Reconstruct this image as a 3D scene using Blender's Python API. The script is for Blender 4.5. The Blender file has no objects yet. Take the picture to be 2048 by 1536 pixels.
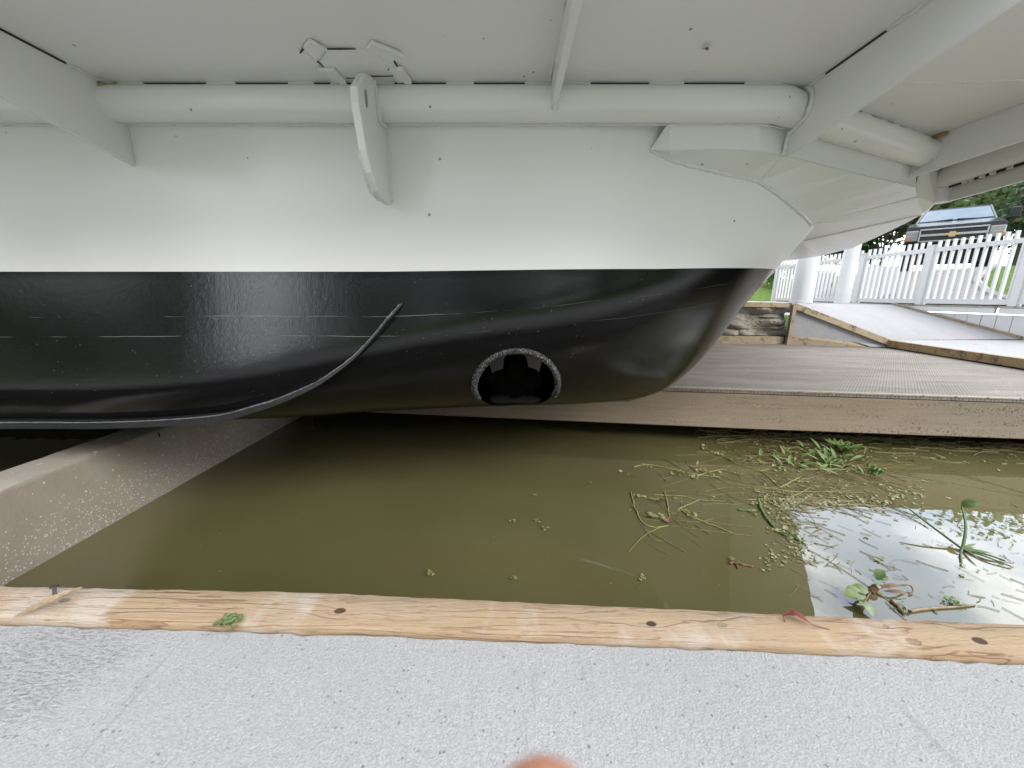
import bpy, math, random
from math import sin, cos, tan, pi, radians, sqrt, atan2
from mathutils import Vector, Matrix
random.seed(7)
scene = bpy.context.scene
col = scene.collection

# ------------------------------------------------------------------ camera
FPX = 769.0; PITCH = radians(12.9); ROLL = radians(1.0); CAM = Vector((0, 0, 1.2))
def axes(r):
    f = Vector((0, cos(PITCH), -sin(PITCH))); x = Vector((1, 0, 0)); u = Vector((0, sin(PITCH), cos(PITCH)))
    return (x*cos(r) + u*sin(r), -x*sin(r) + u*cos(r), f)
AW = axes(ROLL); AB = axes(0.0)          # AW: the world; AB: the boat's own level frame
cd = bpy.data.cameras.new('camera'); cam = bpy.data.objects.new('camera', cd); col.objects.link(cam)
cd.sensor_width = 36; cd.lens = 36*FPX/2048; cd.clip_start = 0.01; cd.clip_end = 2000
mw = Matrix.Identity(4)
for i, a in enumerate((AW[0], AW[1], -AW[2])):
    for k in range(3): mw[k][i] = a[k]
mw.translation = CAM; cam.matrix_world = mw
cd.dof.use_dof = True; cd.dof.focus_distance = 1.7; cd.dof.aperture_fstop = 6.5
scene.camera = cam

# ------------------------------------------------------------------ light
SUN_EL = radians(38); SUN_AZ = radians(143)      # azimuth clockwise from +Y: from the right, a little behind the camera
w = bpy.data.worlds.new("World"); scene.world = w; w.use_nodes = True
nt = w.node_tree; nt.nodes.clear()
out = nt.nodes.new('ShaderNodeOutputWorld'); bg = nt.nodes.new('ShaderNodeBackground')
sky = nt.nodes.new('ShaderNodeTexSky'); sky.sky_type = 'NISHITA'; sky.sun_disc = False
sky.sun_elevation = SUN_EL; sky.sun_rotation = SUN_AZ; sky.dust_density = 2.0; sky.air_density = 1.0
tc = nt.nodes.new('ShaderNodeTexCoord'); mp = nt.nodes.new('ShaderNodeMapping'); mp.inputs['Scale'].default_value = (1, 1, 2.2)
nz = nt.nodes.new('ShaderNodeTexNoise'); nz.inputs['Scale'].default_value = 2.3; nz.inputs['Detail'].default_value = 7; nz.inputs['Roughness'].default_value = .55
rp = nt.nodes.new('ShaderNodeValToRGB'); rp.color_ramp.elements[0].position = .36; rp.color_ramp.elements[1].position = .56
rp.color_ramp.elements[0].color = (.25, .25, .25, 1)
nz2 = nt.nodes.new('ShaderNodeTexNoise'); nz2.inputs['Scale'].default_value = 5; nz2.inputs['Detail'].default_value = 5
rp2 = nt.nodes.new('ShaderNodeValToRGB'); rp2.color_ramp.elements[0].position = .3; rp2.color_ramp.elements[1].position = .7
rp2.color_ramp.elements[0].color = (5.6, 6.0, 6.6, 1); rp2.color_ramp.elements[1].color = (11.5, 11.5, 11.3, 1)
mx = nt.nodes.new('ShaderNodeMix'); mx.data_type = 'RGBA'
L = nt.links.new
L(tc.outputs['Generated'], mp.inputs['Vector']); L(mp.outputs[0], nz.inputs['Vector']); L(mp.outputs[0], nz2.inputs['Vector'])
L(nz.outputs['Fac'], rp.inputs[0]); L(nz2.outputs['Fac'], rp2.inputs[0])
L(rp.outputs[0], mx.inputs['Factor']); L(sky.outputs[0], mx.inputs['A']); L(rp2.outputs[0], mx.inputs['B'])
# sky brightened beyond the basin's right-hand end, added to strengthen its reflection in water
vd = nt.nodes.new('ShaderNodeVectorMath'); vd.operation = 'DOT_PRODUCT'; L(tc.outputs['Generated'], vd.inputs[0]); vd.inputs[1].default_value = Vector((.62, .58, .53)).normalized()
mr_ = nt.nodes.new('ShaderNodeMapRange'); mr_.interpolation_type = 'SMOOTHSTEP'; L(vd.outputs['Value'], mr_.inputs['Value'])
for k_, v_ in (('From Min', .5), ('From Max', .96), ('To Min', 1.0), ('To Max', 4.4)): mr_.inputs[k_].default_value = v_
sc_ = nt.nodes.new('ShaderNodeVectorMath'); sc_.operation = 'SCALE'; L(mx.outputs['Result'], sc_.inputs[0]); L(mr_.outputs[0], sc_.inputs['Scale'])
# tall bright sky streak added behind the camera for the hull's pale reflection
vd2 = nt.nodes.new('ShaderNodeVectorMath'); vd2.operation = 'DOT_PRODUCT'
mp2 = nt.nodes.new('ShaderNodeMapping'); mp2.inputs['Scale'].default_value = (1, 1, .22); L(tc.outputs['Generated'], mp2.inputs['Vector'])
nm2 = nt.nodes.new('ShaderNodeVectorMath'); nm2.operation = 'NORMALIZE'; L(mp2.outputs[0], nm2.inputs[0]); L(nm2.outputs[0], vd2.inputs[0]); vd2.inputs[1].default_value = Vector((-.546, -.835, .035)).normalized()
mr2 = nt.nodes.new('ShaderNodeMapRange'); mr2.interpolation_type = 'SMOOTHSTEP'; L(vd2.outputs['Value'], mr2.inputs['Value'])
for k_, v_ in (('From Min', .9982), ('From Max', .9995), ('To Min', 1.0), ('To Max', 5.0)): mr2.inputs[k_].default_value = v_
sc2 = nt.nodes.new('ShaderNodeVectorMath'); sc2.operation = 'SCALE'; L(sc_.outputs[0], sc2.inputs[0]); L(mr2.outputs[0], sc2.inputs['Scale'])
L(sc2.outputs[0], bg.inputs['Color']); bg.inputs['Strength'].default_value = 0.11; L(bg.outputs[0], out.inputs[0])
sd = bpy.data.lights.new('sun', 'SUN'); sd.energy = 1.7; sd.angle = radians(24); sd.color = (1, .96, .9)
so = bpy.data.objects.new('sun', sd); col.objects.link(so)
sdir = Vector((sin(SUN_AZ)*cos(SUN_EL), cos(SUN_AZ)*cos(SUN_EL), sin(SUN_EL)))
so.rotation_euler = sdir.to_track_quat('Z', 'Y').to_euler(); so.location = (-5, -10, 15)
scene.view_settings.view_transform = 'Standard'; scene.view_settings.look = 'None'
scene.view_settings.gamma = 1; scene.view_settings.exposure = 0.72
scene.cycles.max_bounces = 8; scene.cycles.diffuse_bounces = 5

# ------------------------------------------------------------------ geometry helpers
def ray(px, py, A): return A[2] + A[0]*((px-1024)/FPX) + A[1]*((768-py)/FPX)
def at_z(px, py, z, A=AW): d = ray(px, py, A); return CAM + d*((z-CAM.z)/d.z)
def at_y(px, py, y, A=AW): d = ray(px, py, A); return CAM + d*(y/d.y)
def at_x(px, py, x, A=AW): d = ray(px, py, A); return CAM + d*(x/d.x)
def BT(v):                                   # boat frame -> world (the boat lies one degree off the dock's level)
    v = Vector(v) - CAM
    c = (v.dot(AB[0]), v.dot(AB[1]), v.dot(AB[2]))
    return CAM + AW[0]*c[0] + AW[1]*c[1] + AW[2]*c[2]
def tab(x, pts):
    if x <= pts[0][0]: a, b = pts[0], pts[1]
    elif x >= pts[-1][0]: a, b = pts[-2], pts[-1]
    else:
        for a, b in zip(pts, pts[1:]):
            if a[0] <= x <= b[0]: break
    return a[1] + (b[1]-a[1])*(x-a[0])/(b[0]-a[0])
def sstep(a, b, x):
    t = min(1, max(0, (x-a)/(b-a))); return t*t*(3-2*t)

WLOC = {}
class MB:
    def __init__(s, xf=None): s.v = []; s.f = []; s.mi = []; s.m = 0; s.xf = xf
    def add(s, vs, fs):
        o = len(s.v)
        s.v += [Vector(v) if s.xf is None else s.xf(v) for v in vs]
        s.f += [tuple(o+i for i in f) for f in fs]; s.mi += [s.m]*len(fs); return s
    def hexa(s, p):      # 8 points: bottom ring 0-3, top ring 4-7
        return s.add(p, [(3,2,1,0),(4,5,6,7),(0,1,5,4),(1,2,6,5),(2,3,7,6),(3,0,4,7)])
    def box(s, a, b):
        x0,y0,z0 = a; x1,y1,z1 = b
        return s.hexa([(x0,y0,z0),(x1,y0,z0),(x1,y1,z0),(x0,y1,z0),(x0,y0,z1),(x1,y0,z1),(x1,y1,z1),(x0,y1,z1)])
    def bar(s, p, q, w, h, up=(0,0,1)):
        p, q = Vector(p), Vector(q); d = (q-p).normalized(); sd = d.cross(Vector(up)).normalized(); u = sd.cross(d)
        a, b = sd*(w/2), u*(h/2)
        return s.hexa([p-a-b, p+a-b, q+a-b, q-a-b, p-a+b, p+a+b, q+a+b, q-a+b])
    def prism(s, poly, off):
        n = len(poly); off = Vector(off); P = [Vector(p) for p in poly]
        return s.add(P+[p+off for p in P], [tuple(range(n))[::-1], tuple(range(n, 2*n))]+[(i,(i+1)%n,n+(i+1)%n,n+i) for i in range(n)])
    def tube(s, path, r, seg=10, jit=0.0, cap=True, ry=None):
        path = [Vector(p) for p in path]; n = len(path); vs = []; fs = []; prev = None
        for i, p in enumerate(path):
            d = (path[min(i+1, n-1)]-path[max(i-1, 0)]).normalized()
            if prev is None: a = d.orthogonal().normalized()
            else: a = (prev - d*prev.dot(d)).normalized()
            prev = a; b = d.cross(a)
            rr = r(i/(n-1)) if callable(r) else r
            for k in range(seg):
                t = 2*pi*k/seg; q = rr*(1+random.uniform(-jit, jit)) if jit else rr
                vs.append(p + a*(q*cos(t)) + b*(q*sin(t)))
        for i in range(n-1):
            for k in range(seg):
                k2 = (k+1) % seg; fs.append((i*seg+k, i*seg+k2, (i+1)*seg+k2, (i+1)*seg+k))
        if cap: fs.append(tuple(range(seg))[::-1]); fs.append(tuple((n-1)*seg+k for k in range(seg)))
        return s.add(vs, fs)
    def lathe(s, prof, c=(0,0,0), seg=24, axis='z'):
        vs = []; fs = []; n = len(prof); c = Vector(c)
        for k in range(seg):
            t = 2*pi*k/seg
            for r, z in prof:
                p = (r*cos(t), r*sin(t), z) if axis == 'z' else ((z, r*cos(t), r*sin(t)) if axis == 'x' else (r*cos(t), z, -r*sin(t)))
                vs.append(c+Vector(p))
        for k in range(seg):
            k2 = (k+1) % seg
            for i in range(n-1): fs.append((k*n+i, k2*n+i, k2*n+i+1, k*n+i+1))
        return s.add(vs, fs)
    def leaf(s, p, d, nrm, ln, wd, cup=.15, n=5):       # a small pointed blade with a fold along its rib
        p, d, nrm = Vector(p), Vector(d).normalized(), Vector(nrm).normalized(); sd = d.cross(nrm).normalized(); nrm = sd.cross(d)
        vs = []; fs = []
        for i in range(n+1):
            t = i/n; hw = wd*.5*sin(pi*min(1, t*.94+.04))**.75; z = cup*ln*(t*(1-t))*1.2
            c = p + d*(ln*t) + nrm*z
            vs += [c - sd*hw + nrm*hw*.35, c, c + sd*hw + nrm*hw*.35]
        for i in range(n):
            a = i*3; fs += [(a, a+1, a+4, a+3), (a+1, a+2, a+5, a+4)]
        return s.add(vs, fs)
    def disc(s, p, nrm, r, n=8, cup=.2, notch=True):     # a round floating leaf
        p, nrm = Vector(p), Vector(nrm).normalized(); a = nrm.orthogonal().normalized(); b = nrm.cross(a); t0 = random.uniform(0, 6.28)
        vs = [p - nrm*cup*r]; N = n
        for k in range(N):
            t = t0 + 2*pi*k/N*(.94 if notch else 1); q = r*random.uniform(.85, 1.1); vs.append(p + a*(q*cos(t)) + b*(q*sin(t)))
        fs = [(0, k+1, k+2) for k in range(N-1)]
        if not notch: fs.append((0, N, 1))
        return s.add(vs, fs)
    def build(s, name, mats, parent=None, loc=None, smooth=False, ang=35, bevel=0, local=False):
        if not isinstance(mats, (list, tuple)): mats = [mats]
        me = bpy.data.meshes.new(name); o = bpy.data.objects.new(name, me)
        if local: base = Vector((0,0,0)); off = Vector(loc) if loc is not None else base
        else:
            pw = WLOC.get(parent.name, Vector((0,0,0))) if parent else Vector((0,0,0))
            lw = Vector(loc) if loc is not None else (pw if parent else Vector((0,0,0)))
            base = lw; off = lw - pw; WLOC[o.name] = lw
        me.from_pydata([tuple(v-base) for v in s.v], [], s.f)
        for m in mats: me.materials.append(m)
        if len(mats) > 1: me.polygons.foreach_set('material_index', s.mi)
        if smooth:
            me.polygons.foreach_set('use_smooth', [True]*len(me.polygons)); me.set_sharp_from_angle(angle=radians(ang))
        me.update(); col.objects.link(o); o.location = off
        if parent: o.parent = parent
        if bevel:
            b = o.modifiers.new('bevel', 'BEVEL'); b.width = bevel; b.segments = 2; b.limit_method = 'ANGLE'; b.angle_limit = radians(40)
        WLOC[o.name] = WLOC.get(o.name, Vector((0,0,0)))
        return o
def tag(o, label=None, cat=None, group=None, kind=None):
    if label: o['label'] = label
    if cat: o['category'] = cat
    if group: o['group'] = group
    if kind: o['kind'] = kind
    return o
def empty(name, loc, rz=0, label=None, cat=None, group=None):
    o = bpy.data.objects.new(name, None); col.objects.link(o); o.location = loc; o.rotation_euler = (0, 0, rz)
    o.empty_display_size = .1; WLOC[o.name] = Vector(loc); return tag(o, label, cat, group)
def base_of(mb):
    xs = [v.x for v in mb.v]; ys = [v.y for v in mb.v]; zs = [v.z for v in mb.v]
    return Vector(((min(xs)+max(xs))/2, (min(ys)+max(ys))/2, min(zs)))
def thing(mb, name, mats, label, cat, group=None, **kw):
    o = mb.build(name, mats, loc=base_of(mb), **kw); return tag(o, label, cat, group)
def struct(mb, name, mats, **kw):
    o = mb.build(name, mats, **kw); o['kind'] = 'structure'; return o

# ------------------------------------------------------------------ materials
class NT:
    def __init__(s, name):
        s.m = bpy.data.materials.new(name); s.m.use_nodes = True; s.t = s.m.node_tree; s.b = s.t.nodes['Principled BSDF']
        s.obj = s.n('TexCoord').outputs['Object']
    def n(s, t, **kw):
        x = s.t.nodes.new('ShaderNode'+t)
        for k, v in kw.items(): setattr(x, k, v)
        return x
    def put(s, sock, v):
        if hasattr(v, 'links'): s.t.links.new(v, sock)
        elif v is not None:
            if isinstance(v, tuple) and len(v) == 3 and sock.type == 'RGBA': v = v+(1,)
            sock.default_value = v
    def map(s, scale=(1,1,1), loc=(0,0,0), rot=(0,0,0), vec=None):
        x = s.n('Mapping'); s.put(x.inputs['Vector'], vec or s.obj); x.inputs['Scale'].default_value = scale; x.inputs['Location'].default_value = loc; x.inputs['Rotation'].default_value = rot
        return x.outputs[0]
    def noise(s, scale, detail=4, rough=.55, vec=None, dist=0):
        x = s.n('TexNoise'); s.put(x.inputs['Vector'], vec or s.obj); x.inputs['Scale'].default_value = scale; x.inputs['Detail'].default_value = detail; x.inputs['Roughness'].default_value = rough; x.inputs['Distortion'].default_value = dist
        return x.outputs['Fac']
    def vor(s, scale, vec=None, feature='F1', outp='Distance', rnd=1):
        x = s.n('TexVoronoi', feature=feature); s.put(x.inputs['Vector'], vec or s.obj); x.inputs['Scale'].default_value = scale; x.inputs['Randomness'].default_value = rnd
        return x.outputs[outp]
    def ramp(s, fac, *stops):
        x = s.n('ValToRGB'); s.put(x.inputs[0], fac); e = x.color_ramp.elements
        while len(e) < len(stops): e.new(.5)
        for q, (p, c) in zip(e, stops):
            q.position = p; q.color = (c, c, c, 1) if not isinstance(c, tuple) else c+(1,)
        return x.outputs[0]
    def mix(s, fac, a, b, mode='MIX'):
        x = s.n('Mix', data_type='RGBA', blend_type=mode); s.put(x.inputs['Factor'], fac); s.put(x.inputs['A'], a); s.put(x.inputs['B'], b); return x.outputs['Result']
    def math(s, op, a, b=None, c=None):
        x = s.n('Math', operation=op); s.put(x.inputs[0], a)
        if b is not None: s.put(x.inputs[1], b)
        if c is not None: s.put(x.inputs[2], c)
        return x.outputs[0]
    def sep(s, vec=None):
        x = s.n('SeparateXYZ'); s.put(x.inputs[0], vec or s.obj); return x.outputs
    def bump(s, h, strength=.3, dist=.005, normal=None):
        x = s.n('Bump'); s.put(x.inputs['Height'], h); x.inputs['Strength'].default_value = strength; x.inputs['Distance'].default_value = dist
        if normal: s.put(x.inputs['Normal'], normal)
        return x.outputs[0]
    def done(s, colr, rough=.5, normal=None, spec=.5, metal=0, coat=0, ior=None):
        b = s.b; s.put(b.inputs['Base Color'], colr); s.put(b.inputs['Roughness'], rough)
        if normal: s.put(b.inputs['Normal'], normal)
        b.inputs['Specular IOR Level'].default_value = spec; b.inputs['Metallic'].default_value = metal; b.inputs['Coat Weight'].default_value = coat
        if ior: b.inputs['IOR'].default_value = ior
        return s.m
def plain(name, c, rough=.5, var=.15, scale=20, bs=.1, **kw):
    t = NT(name); n = t.noise(scale, 5)
    c2 = tuple(x*(1-var) for x in c); c3 = tuple(min(1, x*(1+var)) for x in c)
    return t.done(t.mix(n, c2, c3), rough, t.bump(n, bs, .004), **kw)

def m_white(name='white_paint', specks=True):
    t = NT(name)
    big = t.noise(1.3, 3); fine = t.noise(160, 3); roll = t.noise(60, 3, vec=t.map((1.5, 1.5, .35)))
    c = t.mix(big, (.80, .79, .79), (.82, .812, .812))
    if specks:
        v = t.vor(13, outp='Distance'); sp = t.math('LESS_THAN', v, t.math('MULTIPLY', t.noise(23, 2), .13)); m = t.math('GREATER_THAN', t.noise(6, 2, vec=t.map((1,1,1), (4,2,1))), .55)
        c = t.mix(t.math('MULTIPLY', t.math('MULTIPLY', sp, m), .8), c, (.16, .13, .10))
    h = t.math('ADD', t.math('MULTIPLY', roll, .7), t.math('MULTIPLY', fine, .35))
    nrm = t.bump(h, .035, .003, t.bump(t.noise(2.2, 2), .2, .02))
    return t.done(c, .27, nrm, spec=.5)
def m_black():
    t = NT('black_bottom_paint'); X, Y, Z = t.sep()
    fine = t.noise(240, 3); med = t.noise(48, 4, .55, vec=t.map((1, 1, .8))); big = t.noise(2.0, 2, vec=t.map((1, 1, .5)))
    c = t.mix(t.noise(3, 4), (.004, .004, .005), (.008, .008, .009))
    zb = t.math('ADD', Z, t.math('MULTIPLY', X, -.0175))                        # boat-level height
    lift = t.math('MULTIPLY', t.math('POWER', t.math('MAXIMUM', t.math('SUBTRACT', X, .0), 0.0), 1.5), .075)
    wob = t.math('MULTIPLY', t.noise(2.2, 3), .02)
    lines = None
    for z0, wd, ph in ((1.118-.575, .0011, 0), (1.038-.575, .0010, 3)):
        d = t.math('ABSOLUTE', t.math('SUBTRACT', t.math('SUBTRACT', zb, t.math('ADD', lift, wob)), z0-.01))
        k = t.math('MULTIPLY', t.math('LESS_THAN', d, wd), t.ramp(t.noise(2.4, 4, .7, vec=t.map((1, 1, 1), (ph, 0, 0))), (.47, 0.0), (.60, 1.0)))
        lines = k if lines is None else t.math('MAXIMUM', lines, k)
    sc = t.math('MULTIPLY', t.math('GREATER_THAN', t.noise(70, 3, .6, vec=t.map((.12, 1, 2.4), rot=(0, .12, 0))), .735), t.math('GREATER_THAN', t.noise(2.3, 2), .57))
    lines = t.math('MULTIPLY', lines, t.ramp(X, (.0, .62), (.75, .16)))
    lines = t.math('MAXIMUM', t.math('MULTIPLY', lines, .75), t.math('MULTIPLY', sc, .3))
    chip = t.math('MULTIPLY', t.math('LESS_THAN', t.vor(34), .07), t.math('GREATER_THAN', t.noise(5, 2), .5))
    c = t.mix(lines, c, (.36, .37, .38)); c = t.mix(t.math('MULTIPLY', chip, .55), c, (.20, .20, .20))
    dust = t.ramp(t.noise(7, 6, .7), (.5, 0.0), (.8, .25)); c = t.mix(dust, c, (.022, .022, .024))
    h = t.math('ADD', t.math('MULTIPLY', med, .6), t.math('MULTIPLY', fine, .5)); h = t.math('SUBTRACT', h, t.math('MULTIPLY', lines, .2))
    nrm = t.bump(h, .16, .004, t.bump(big, .12, .03))
    return t.done(c, .075, nrm, spec=.42)
def m_concrete(name, c0, c1, pit=True, patch=None, sc=1.0):
    t = NT(name); g = t.noise(420*sc, 3, .65); g2 = t.noise(190*sc, 4, .6); big = t.noise(2.5, 4)
    c = t.mix(t.ramp(g, (.34, 0.0), (.64, 1.0)), c0, c1); c = t.mix(t.ramp(big, (.35, 0.0), (.7, .22)), c, tuple(x*.8 for x in c0))
    v = t.vor(120*sc); sel = t.math('GREATER_THAN', t.vor(120*sc, outp='Color'), .78)
    k = t.math('MULTIPLY', t.math('LESS_THAN', v, t.math('MULTIPLY', t.noise(30, 2), .42)), sel)
    c = t.mix(t.math('MULTIPLY', k, .7), c, (.15, .145, .15))
    v2 = t.vor(170*sc, vec=t.map((1,1,1), (3,5,1))); lt = t.math('LESS_THAN', v2, .24); c = t.mix(t.math('MULTIPLY', lt, .4), c, tuple(min(.85, x*1.22) for x in c1))
    h = t.math('SUBTRACT', t.math('ADD', t.math('MULTIPLY', g2, .35), t.math('MULTIPLY', g, .6)), t.math('MULTIPLY', k, .6))
    br_ = t.noise(90, 4, .6, vec=t.map((1, .06, 1), rot=(0, 0, .12))); c = t.mix(t.math('MULTIPLY', t.ramp(br_, (.60, 0.0), (.72, 1.0)), .28), c, tuple(x*.55 for x in c0)); h = t.math('ADD', h, t.math('MULTIPLY', br_, .4))
    if patch:
        vd = t.n('VectorMath', operation='DISTANCE'); t.put(vd.inputs[0], t.obj); vd.inputs[1].default_value = patch
        pm = t.ramp(t.math('ADD', vd.outputs['Value'], t.math('MULTIPLY', t.noise(14, 4), .16)), (.15, 1.0), (.25, 0.0))
        rg = t.noise(130, 3, .65, vec=t.map((.6, 1.7, 1), rot=(0, 0, .3)))
        c = t.mix(t.math('MULTIPLY', pm, t.ramp(rg, (.42, .5), (.50, 0.0))), c, (.20, .20, .20)); h = t.math('ADD', h, t.math('MULTIPLY', t.math('MULTIPLY', pm, rg), 1.4))
    return t.done(c, .85, t.bump(h, .9, .005), spec=.3)
def m_timber(knots):
    t = NT('dock_timber_wood'); X, Y, Z = t.sep()
    swirl = None; dark = None; vec = t.obj
    for (kx, ky, r, dk) in knots:
        vd = t.n('VectorMath', operation='DISTANCE'); s2 = t.map((1, 1.6, 0), vec=t.obj); t.put(vd.inputs[0], s2); vd.inputs[1].default_value = (kx, ky*1.6, 0)
        d = t.math('ADD', vd.outputs['Value'], t.math('MULTIPLY', t.noise(120, 2), .004))
        a = t.ramp(t.math('DIVIDE', d, r*5.5), (0, 1.0), (1, 0.0)); b = t.ramp(t.math('DIVIDE', d, r*1.25), (.75, dk), (1, 0.0))
        swirl = a if swirl is None else t.math('MAXIMUM', swirl, a); dark = b if dark is None else t.math('MAXIMUM', dark, b)
    yy = t.math('ADD', Y, t.math('MULTIPLY', swirl, .012))
    cb = t.n('CombineXYZ'); t.put(cb.inputs[0], t.math('MULTIPLY', X, .35)); t.put(cb.inputs[1], t.math('MULTIPLY', yy, 6)); t.put(cb.inputs[2], t.math('MULTIPLY', Z, 6))
    g = t.noise(14, 4, .6, vec=cb.outputs[0], dist=.3)
    gl = t.noise(3.2, 3, .5, vec=cb.outputs[0], dist=.15); fr = t.math('FRACT', t.math('MULTIPLY', gl, 13.0))
    wl = t.math('MULTIPLY', t.ramp(fr, (.0, 1.0), (.10, .55), (.22, 0.0)), t.ramp(t.noise(4, 3), (.3, .25), (.6, 1.0)))
    c = t.mix(g, (.335, .235, .145), (.45, .34, .225)); c = t.mix(t.math('MULTIPLY', wl, .9), c, (.19, .105, .06))
    paint = t.ramp(t.noise(5.5, 5, .6, vec=t.map((1.0, .55, 1), rot=(0, 0, .35))), (.50, 0.0), (.60, .62))
    c = t.mix(paint, c, (.52, .47, .42))
    grw = t.ramp(t.noise(3.1, 5, .65, vec=t.map((.8, 2, 1), (4, 0, 0))), (.50, 0.0), (.72, .45)); c = t.mix(grw, c, (.36, .31, .26))
    fine = t.noise(90, 4, .7, vec=t.map((.25, 2.2, 2.2))); cr = t.ramp(fine, (.33, 1.0), (.41, 0.0)); c = t.mix(t.math('MULTIPLY', cr, .55), c, (.13, .07, .04))
    grime = t.ramp(t.noise(40, 4), (.6, 0.0), (.8, .4)); c = t.mix(grime, c, (.36, .24, .16))
    c = t.mix(dark, c, (.07, .042, .03))
    h = t.math('SUBTRACT', t.math('SUBTRACT', fine, t.math('MULTIPLY', wl, .5)), t.math('MULTIPLY', dark, 1.2))
    return t.done(c, .75, t.bump(h, .7, .004), spec=.25)
def m_pontoon():
    t = NT('barnacled_steel'); X, Y, Z = t.sep()
    c = t.mix(t.noise(9, 6, .65), (.26, .23, .195), (.36, .325, .28)); c = t.mix(t.ramp(t.noise(3, 4), (.45, 0.0), (.7, .35)), c, (.27, .19, .12))
    low = t.ramp(t.math('ADD', Z, t.math('MULTIPLY', t.noise(6, 3), .12)), (.06, 1.0), (.36, .05))
    v = t.vor(42); selc = t.n('SeparateColor'); t.put(selc.inputs[0], t.vor(42, outp='Color'))
    small = t.math('MULTIPLY', t.math('LESS_THAN', v, t.math('MULTIPLY', selc.outputs[0], .36)), t.math('LESS_THAN', selc.outputs[1], low))
    v3 = t.vor(95, vec=t.map((1,1,1), (2,1,4))); s3 = t.n('SeparateColor'); t.put(s3.inputs[0], t.vor(95, vec=t.map((1,1,1), (2,1,4)), outp='Color'))
    tiny = t.math('MULTIPLY', t.math('LESS_THAN', v3, .30), t.math('LESS_THAN', s3.outputs[1], t.math('MULTIPLY', low, .55)))
    vb = t.vor(15, vec=t.map((1,1,1), (7,3,2))); sb = t.n('SeparateColor'); t.put(sb.inputs[0], t.vor(15, vec=t.map((1,1,1), (7,3,2)), outp='Color'))
    ro = t.math('MULTIPLY_ADD', sb.outputs[0], .05, .06)
    ring = t.math('MULTIPLY', t.math('LESS_THAN', t.math('ABSOLUTE', t.math('SUBTRACT', vb, ro)), .028), t.math('LESS_THAN', sb.outputs[1], .42))
    k = t.math('MAXIMUM', t.math('MAXIMUM', small, ring), tiny)
    c = t.mix(t.math('MULTIPLY', k, .75), c, (.66, .62, .55))
    topw = t.math('MULTIPLY', t.ramp(Z, (.37, 0.0), (.388, 1.0)), t.ramp(t.noise(24, 5, .7, vec=t.map((6, 1, 1))), (.32, 0.0), (.5, .9)))
    topw = t.math('MULTIPLY', topw, t.ramp(Y, (.1, 1.0), (.95, 0.0)))
    c = t.mix(topw, c, (.52, .50, .47))
    return t.done(c, .8, t.bump(t.math('ADD', t.noise(60, 4), t.math('MULTIPLY', k, .8)), .5, .004), spec=.3)
def m_fascia():
    t = NT('weathered_deck_edge'); X, Y, Z = t.sep()
    st = t.noise(8, 6, .65, vec=t.map((.25, 1, 5)))
    c = t.mix(st, (.19, .15, .105), (.32, .265, .20))
    grey = t.ramp(t.math('ADD', t.math('MULTIPLY', X, .24), t.math('MULTIPLY', t.noise(3, 4), .5)), (.35, 0.0), (.95, 1.0)); c = t.mix(t.math('MULTIPLY', grey, .8), c, (.25, .235, .205))
    pit = t.math('MULTIPLY', t.ramp(t.noise(60, 4, .75), (.55, 0.0), (.60, 1.0)), t.ramp(t.math('ADD', t.noise(4, 3, vec=t.map((.6, 1, 4))), t.math('MULTIPLY', X, .075)), (.48, 0.0), (.62, 1.0)))
    c = t.mix(t.math('MULTIPLY', pit, .75), c, (.045, .043, .042))
    sp = t.math('MULTIPLY', t.math('LESS_THAN', t.vor(46), .14), .65); c = t.mix(sp, c, (.48, .42, .32))
    return t.done(c, .8, t.bump(t.math('SUBTRACT', t.noise(50, 4), pit), .5, .004), spec=.3)
def m_grate():
    t = NT('plastic_mesh_decking'); X, Y, Z = t.sep()
    wx = t.math('SINE', t.math('MULTIPLY', t.math('ADD', X, t.math('MULTIPLY', Y, .3)), 2*pi/.028)); wy = t.math('SINE', t.math('MULTIPLY', Y, 2*pi/.022))
    hole = t.ramp(t.math('MULTIPLY', wx, wy), (.05, 0.0), (.35, 1.0))
    big = t.noise(2.2, 6, .65, vec=t.map((.5, 2.5, 1))); c = t.mix(t.ramp(big, (.3, 0.0), (.7, 1.0)), (.175, .158, .135), (.285, .265, .235))
    c = t.mix(t.math('MULTIPLY', hole, .42), c, (.075, .062, .052))
    sp = t.math('MULTIPLY', t.math('LESS_THAN', t.vor(20), .09), t.math('GREATER_THAN', t.noise(8, 2), .5)); c = t.mix(sp, c, (.55, .52, .46))
    c = t.mix(t.ramp(t.noise(3.3, 5, .7, vec=t.map((.4, 2, 1), (5, 1, 0))), (.58, 0.0), (.7, .5)), c, (.10, .09, .075))
    return t.done(c, .85, t.bump(hole, .6, -.006), spec=.2)
def m_water():
    t = NT('murky_water')
    c = t.mix(t.ramp(t.noise(1.1, 4, .5, vec=t.map((1, 1, 1))), (.3, 0.0), (.7, 1.0)), (.104, .094, .040), (.128, .118, .054))
    nrm = t.bump(t.noise(7, 2, .4), .05, .01, t.bump(t.noise(1.6, 2, .4), .07, .02))
    return t.done(c, .015, nrm, spec=.5, ior=1.65)
def m_leafy(name, c0, c1, rough=.5, tr=.0, scale=30):
    t = NT(name); c = t.mix(t.ramp(t.noise(scale, 3), (.3, 0.0), (.7, 1.0)), c0, c1)
    t.done(c, rough, spec=.35)
    if tr:
        o = t.t.nodes['Material Output']; ms = t.n('MixShader'); tl = t.n('BsdfTranslucent'); t.put(tl.inputs['Color'], c); ms.inputs[0].default_value = tr
        t.t.links.new(t.b.outputs[0], ms.inputs[1]); t.t.links.new(tl.outputs[0], ms.inputs[2]); t.t.links.new(ms.outputs[0], o.inputs['Surface'])
    return t.m
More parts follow.
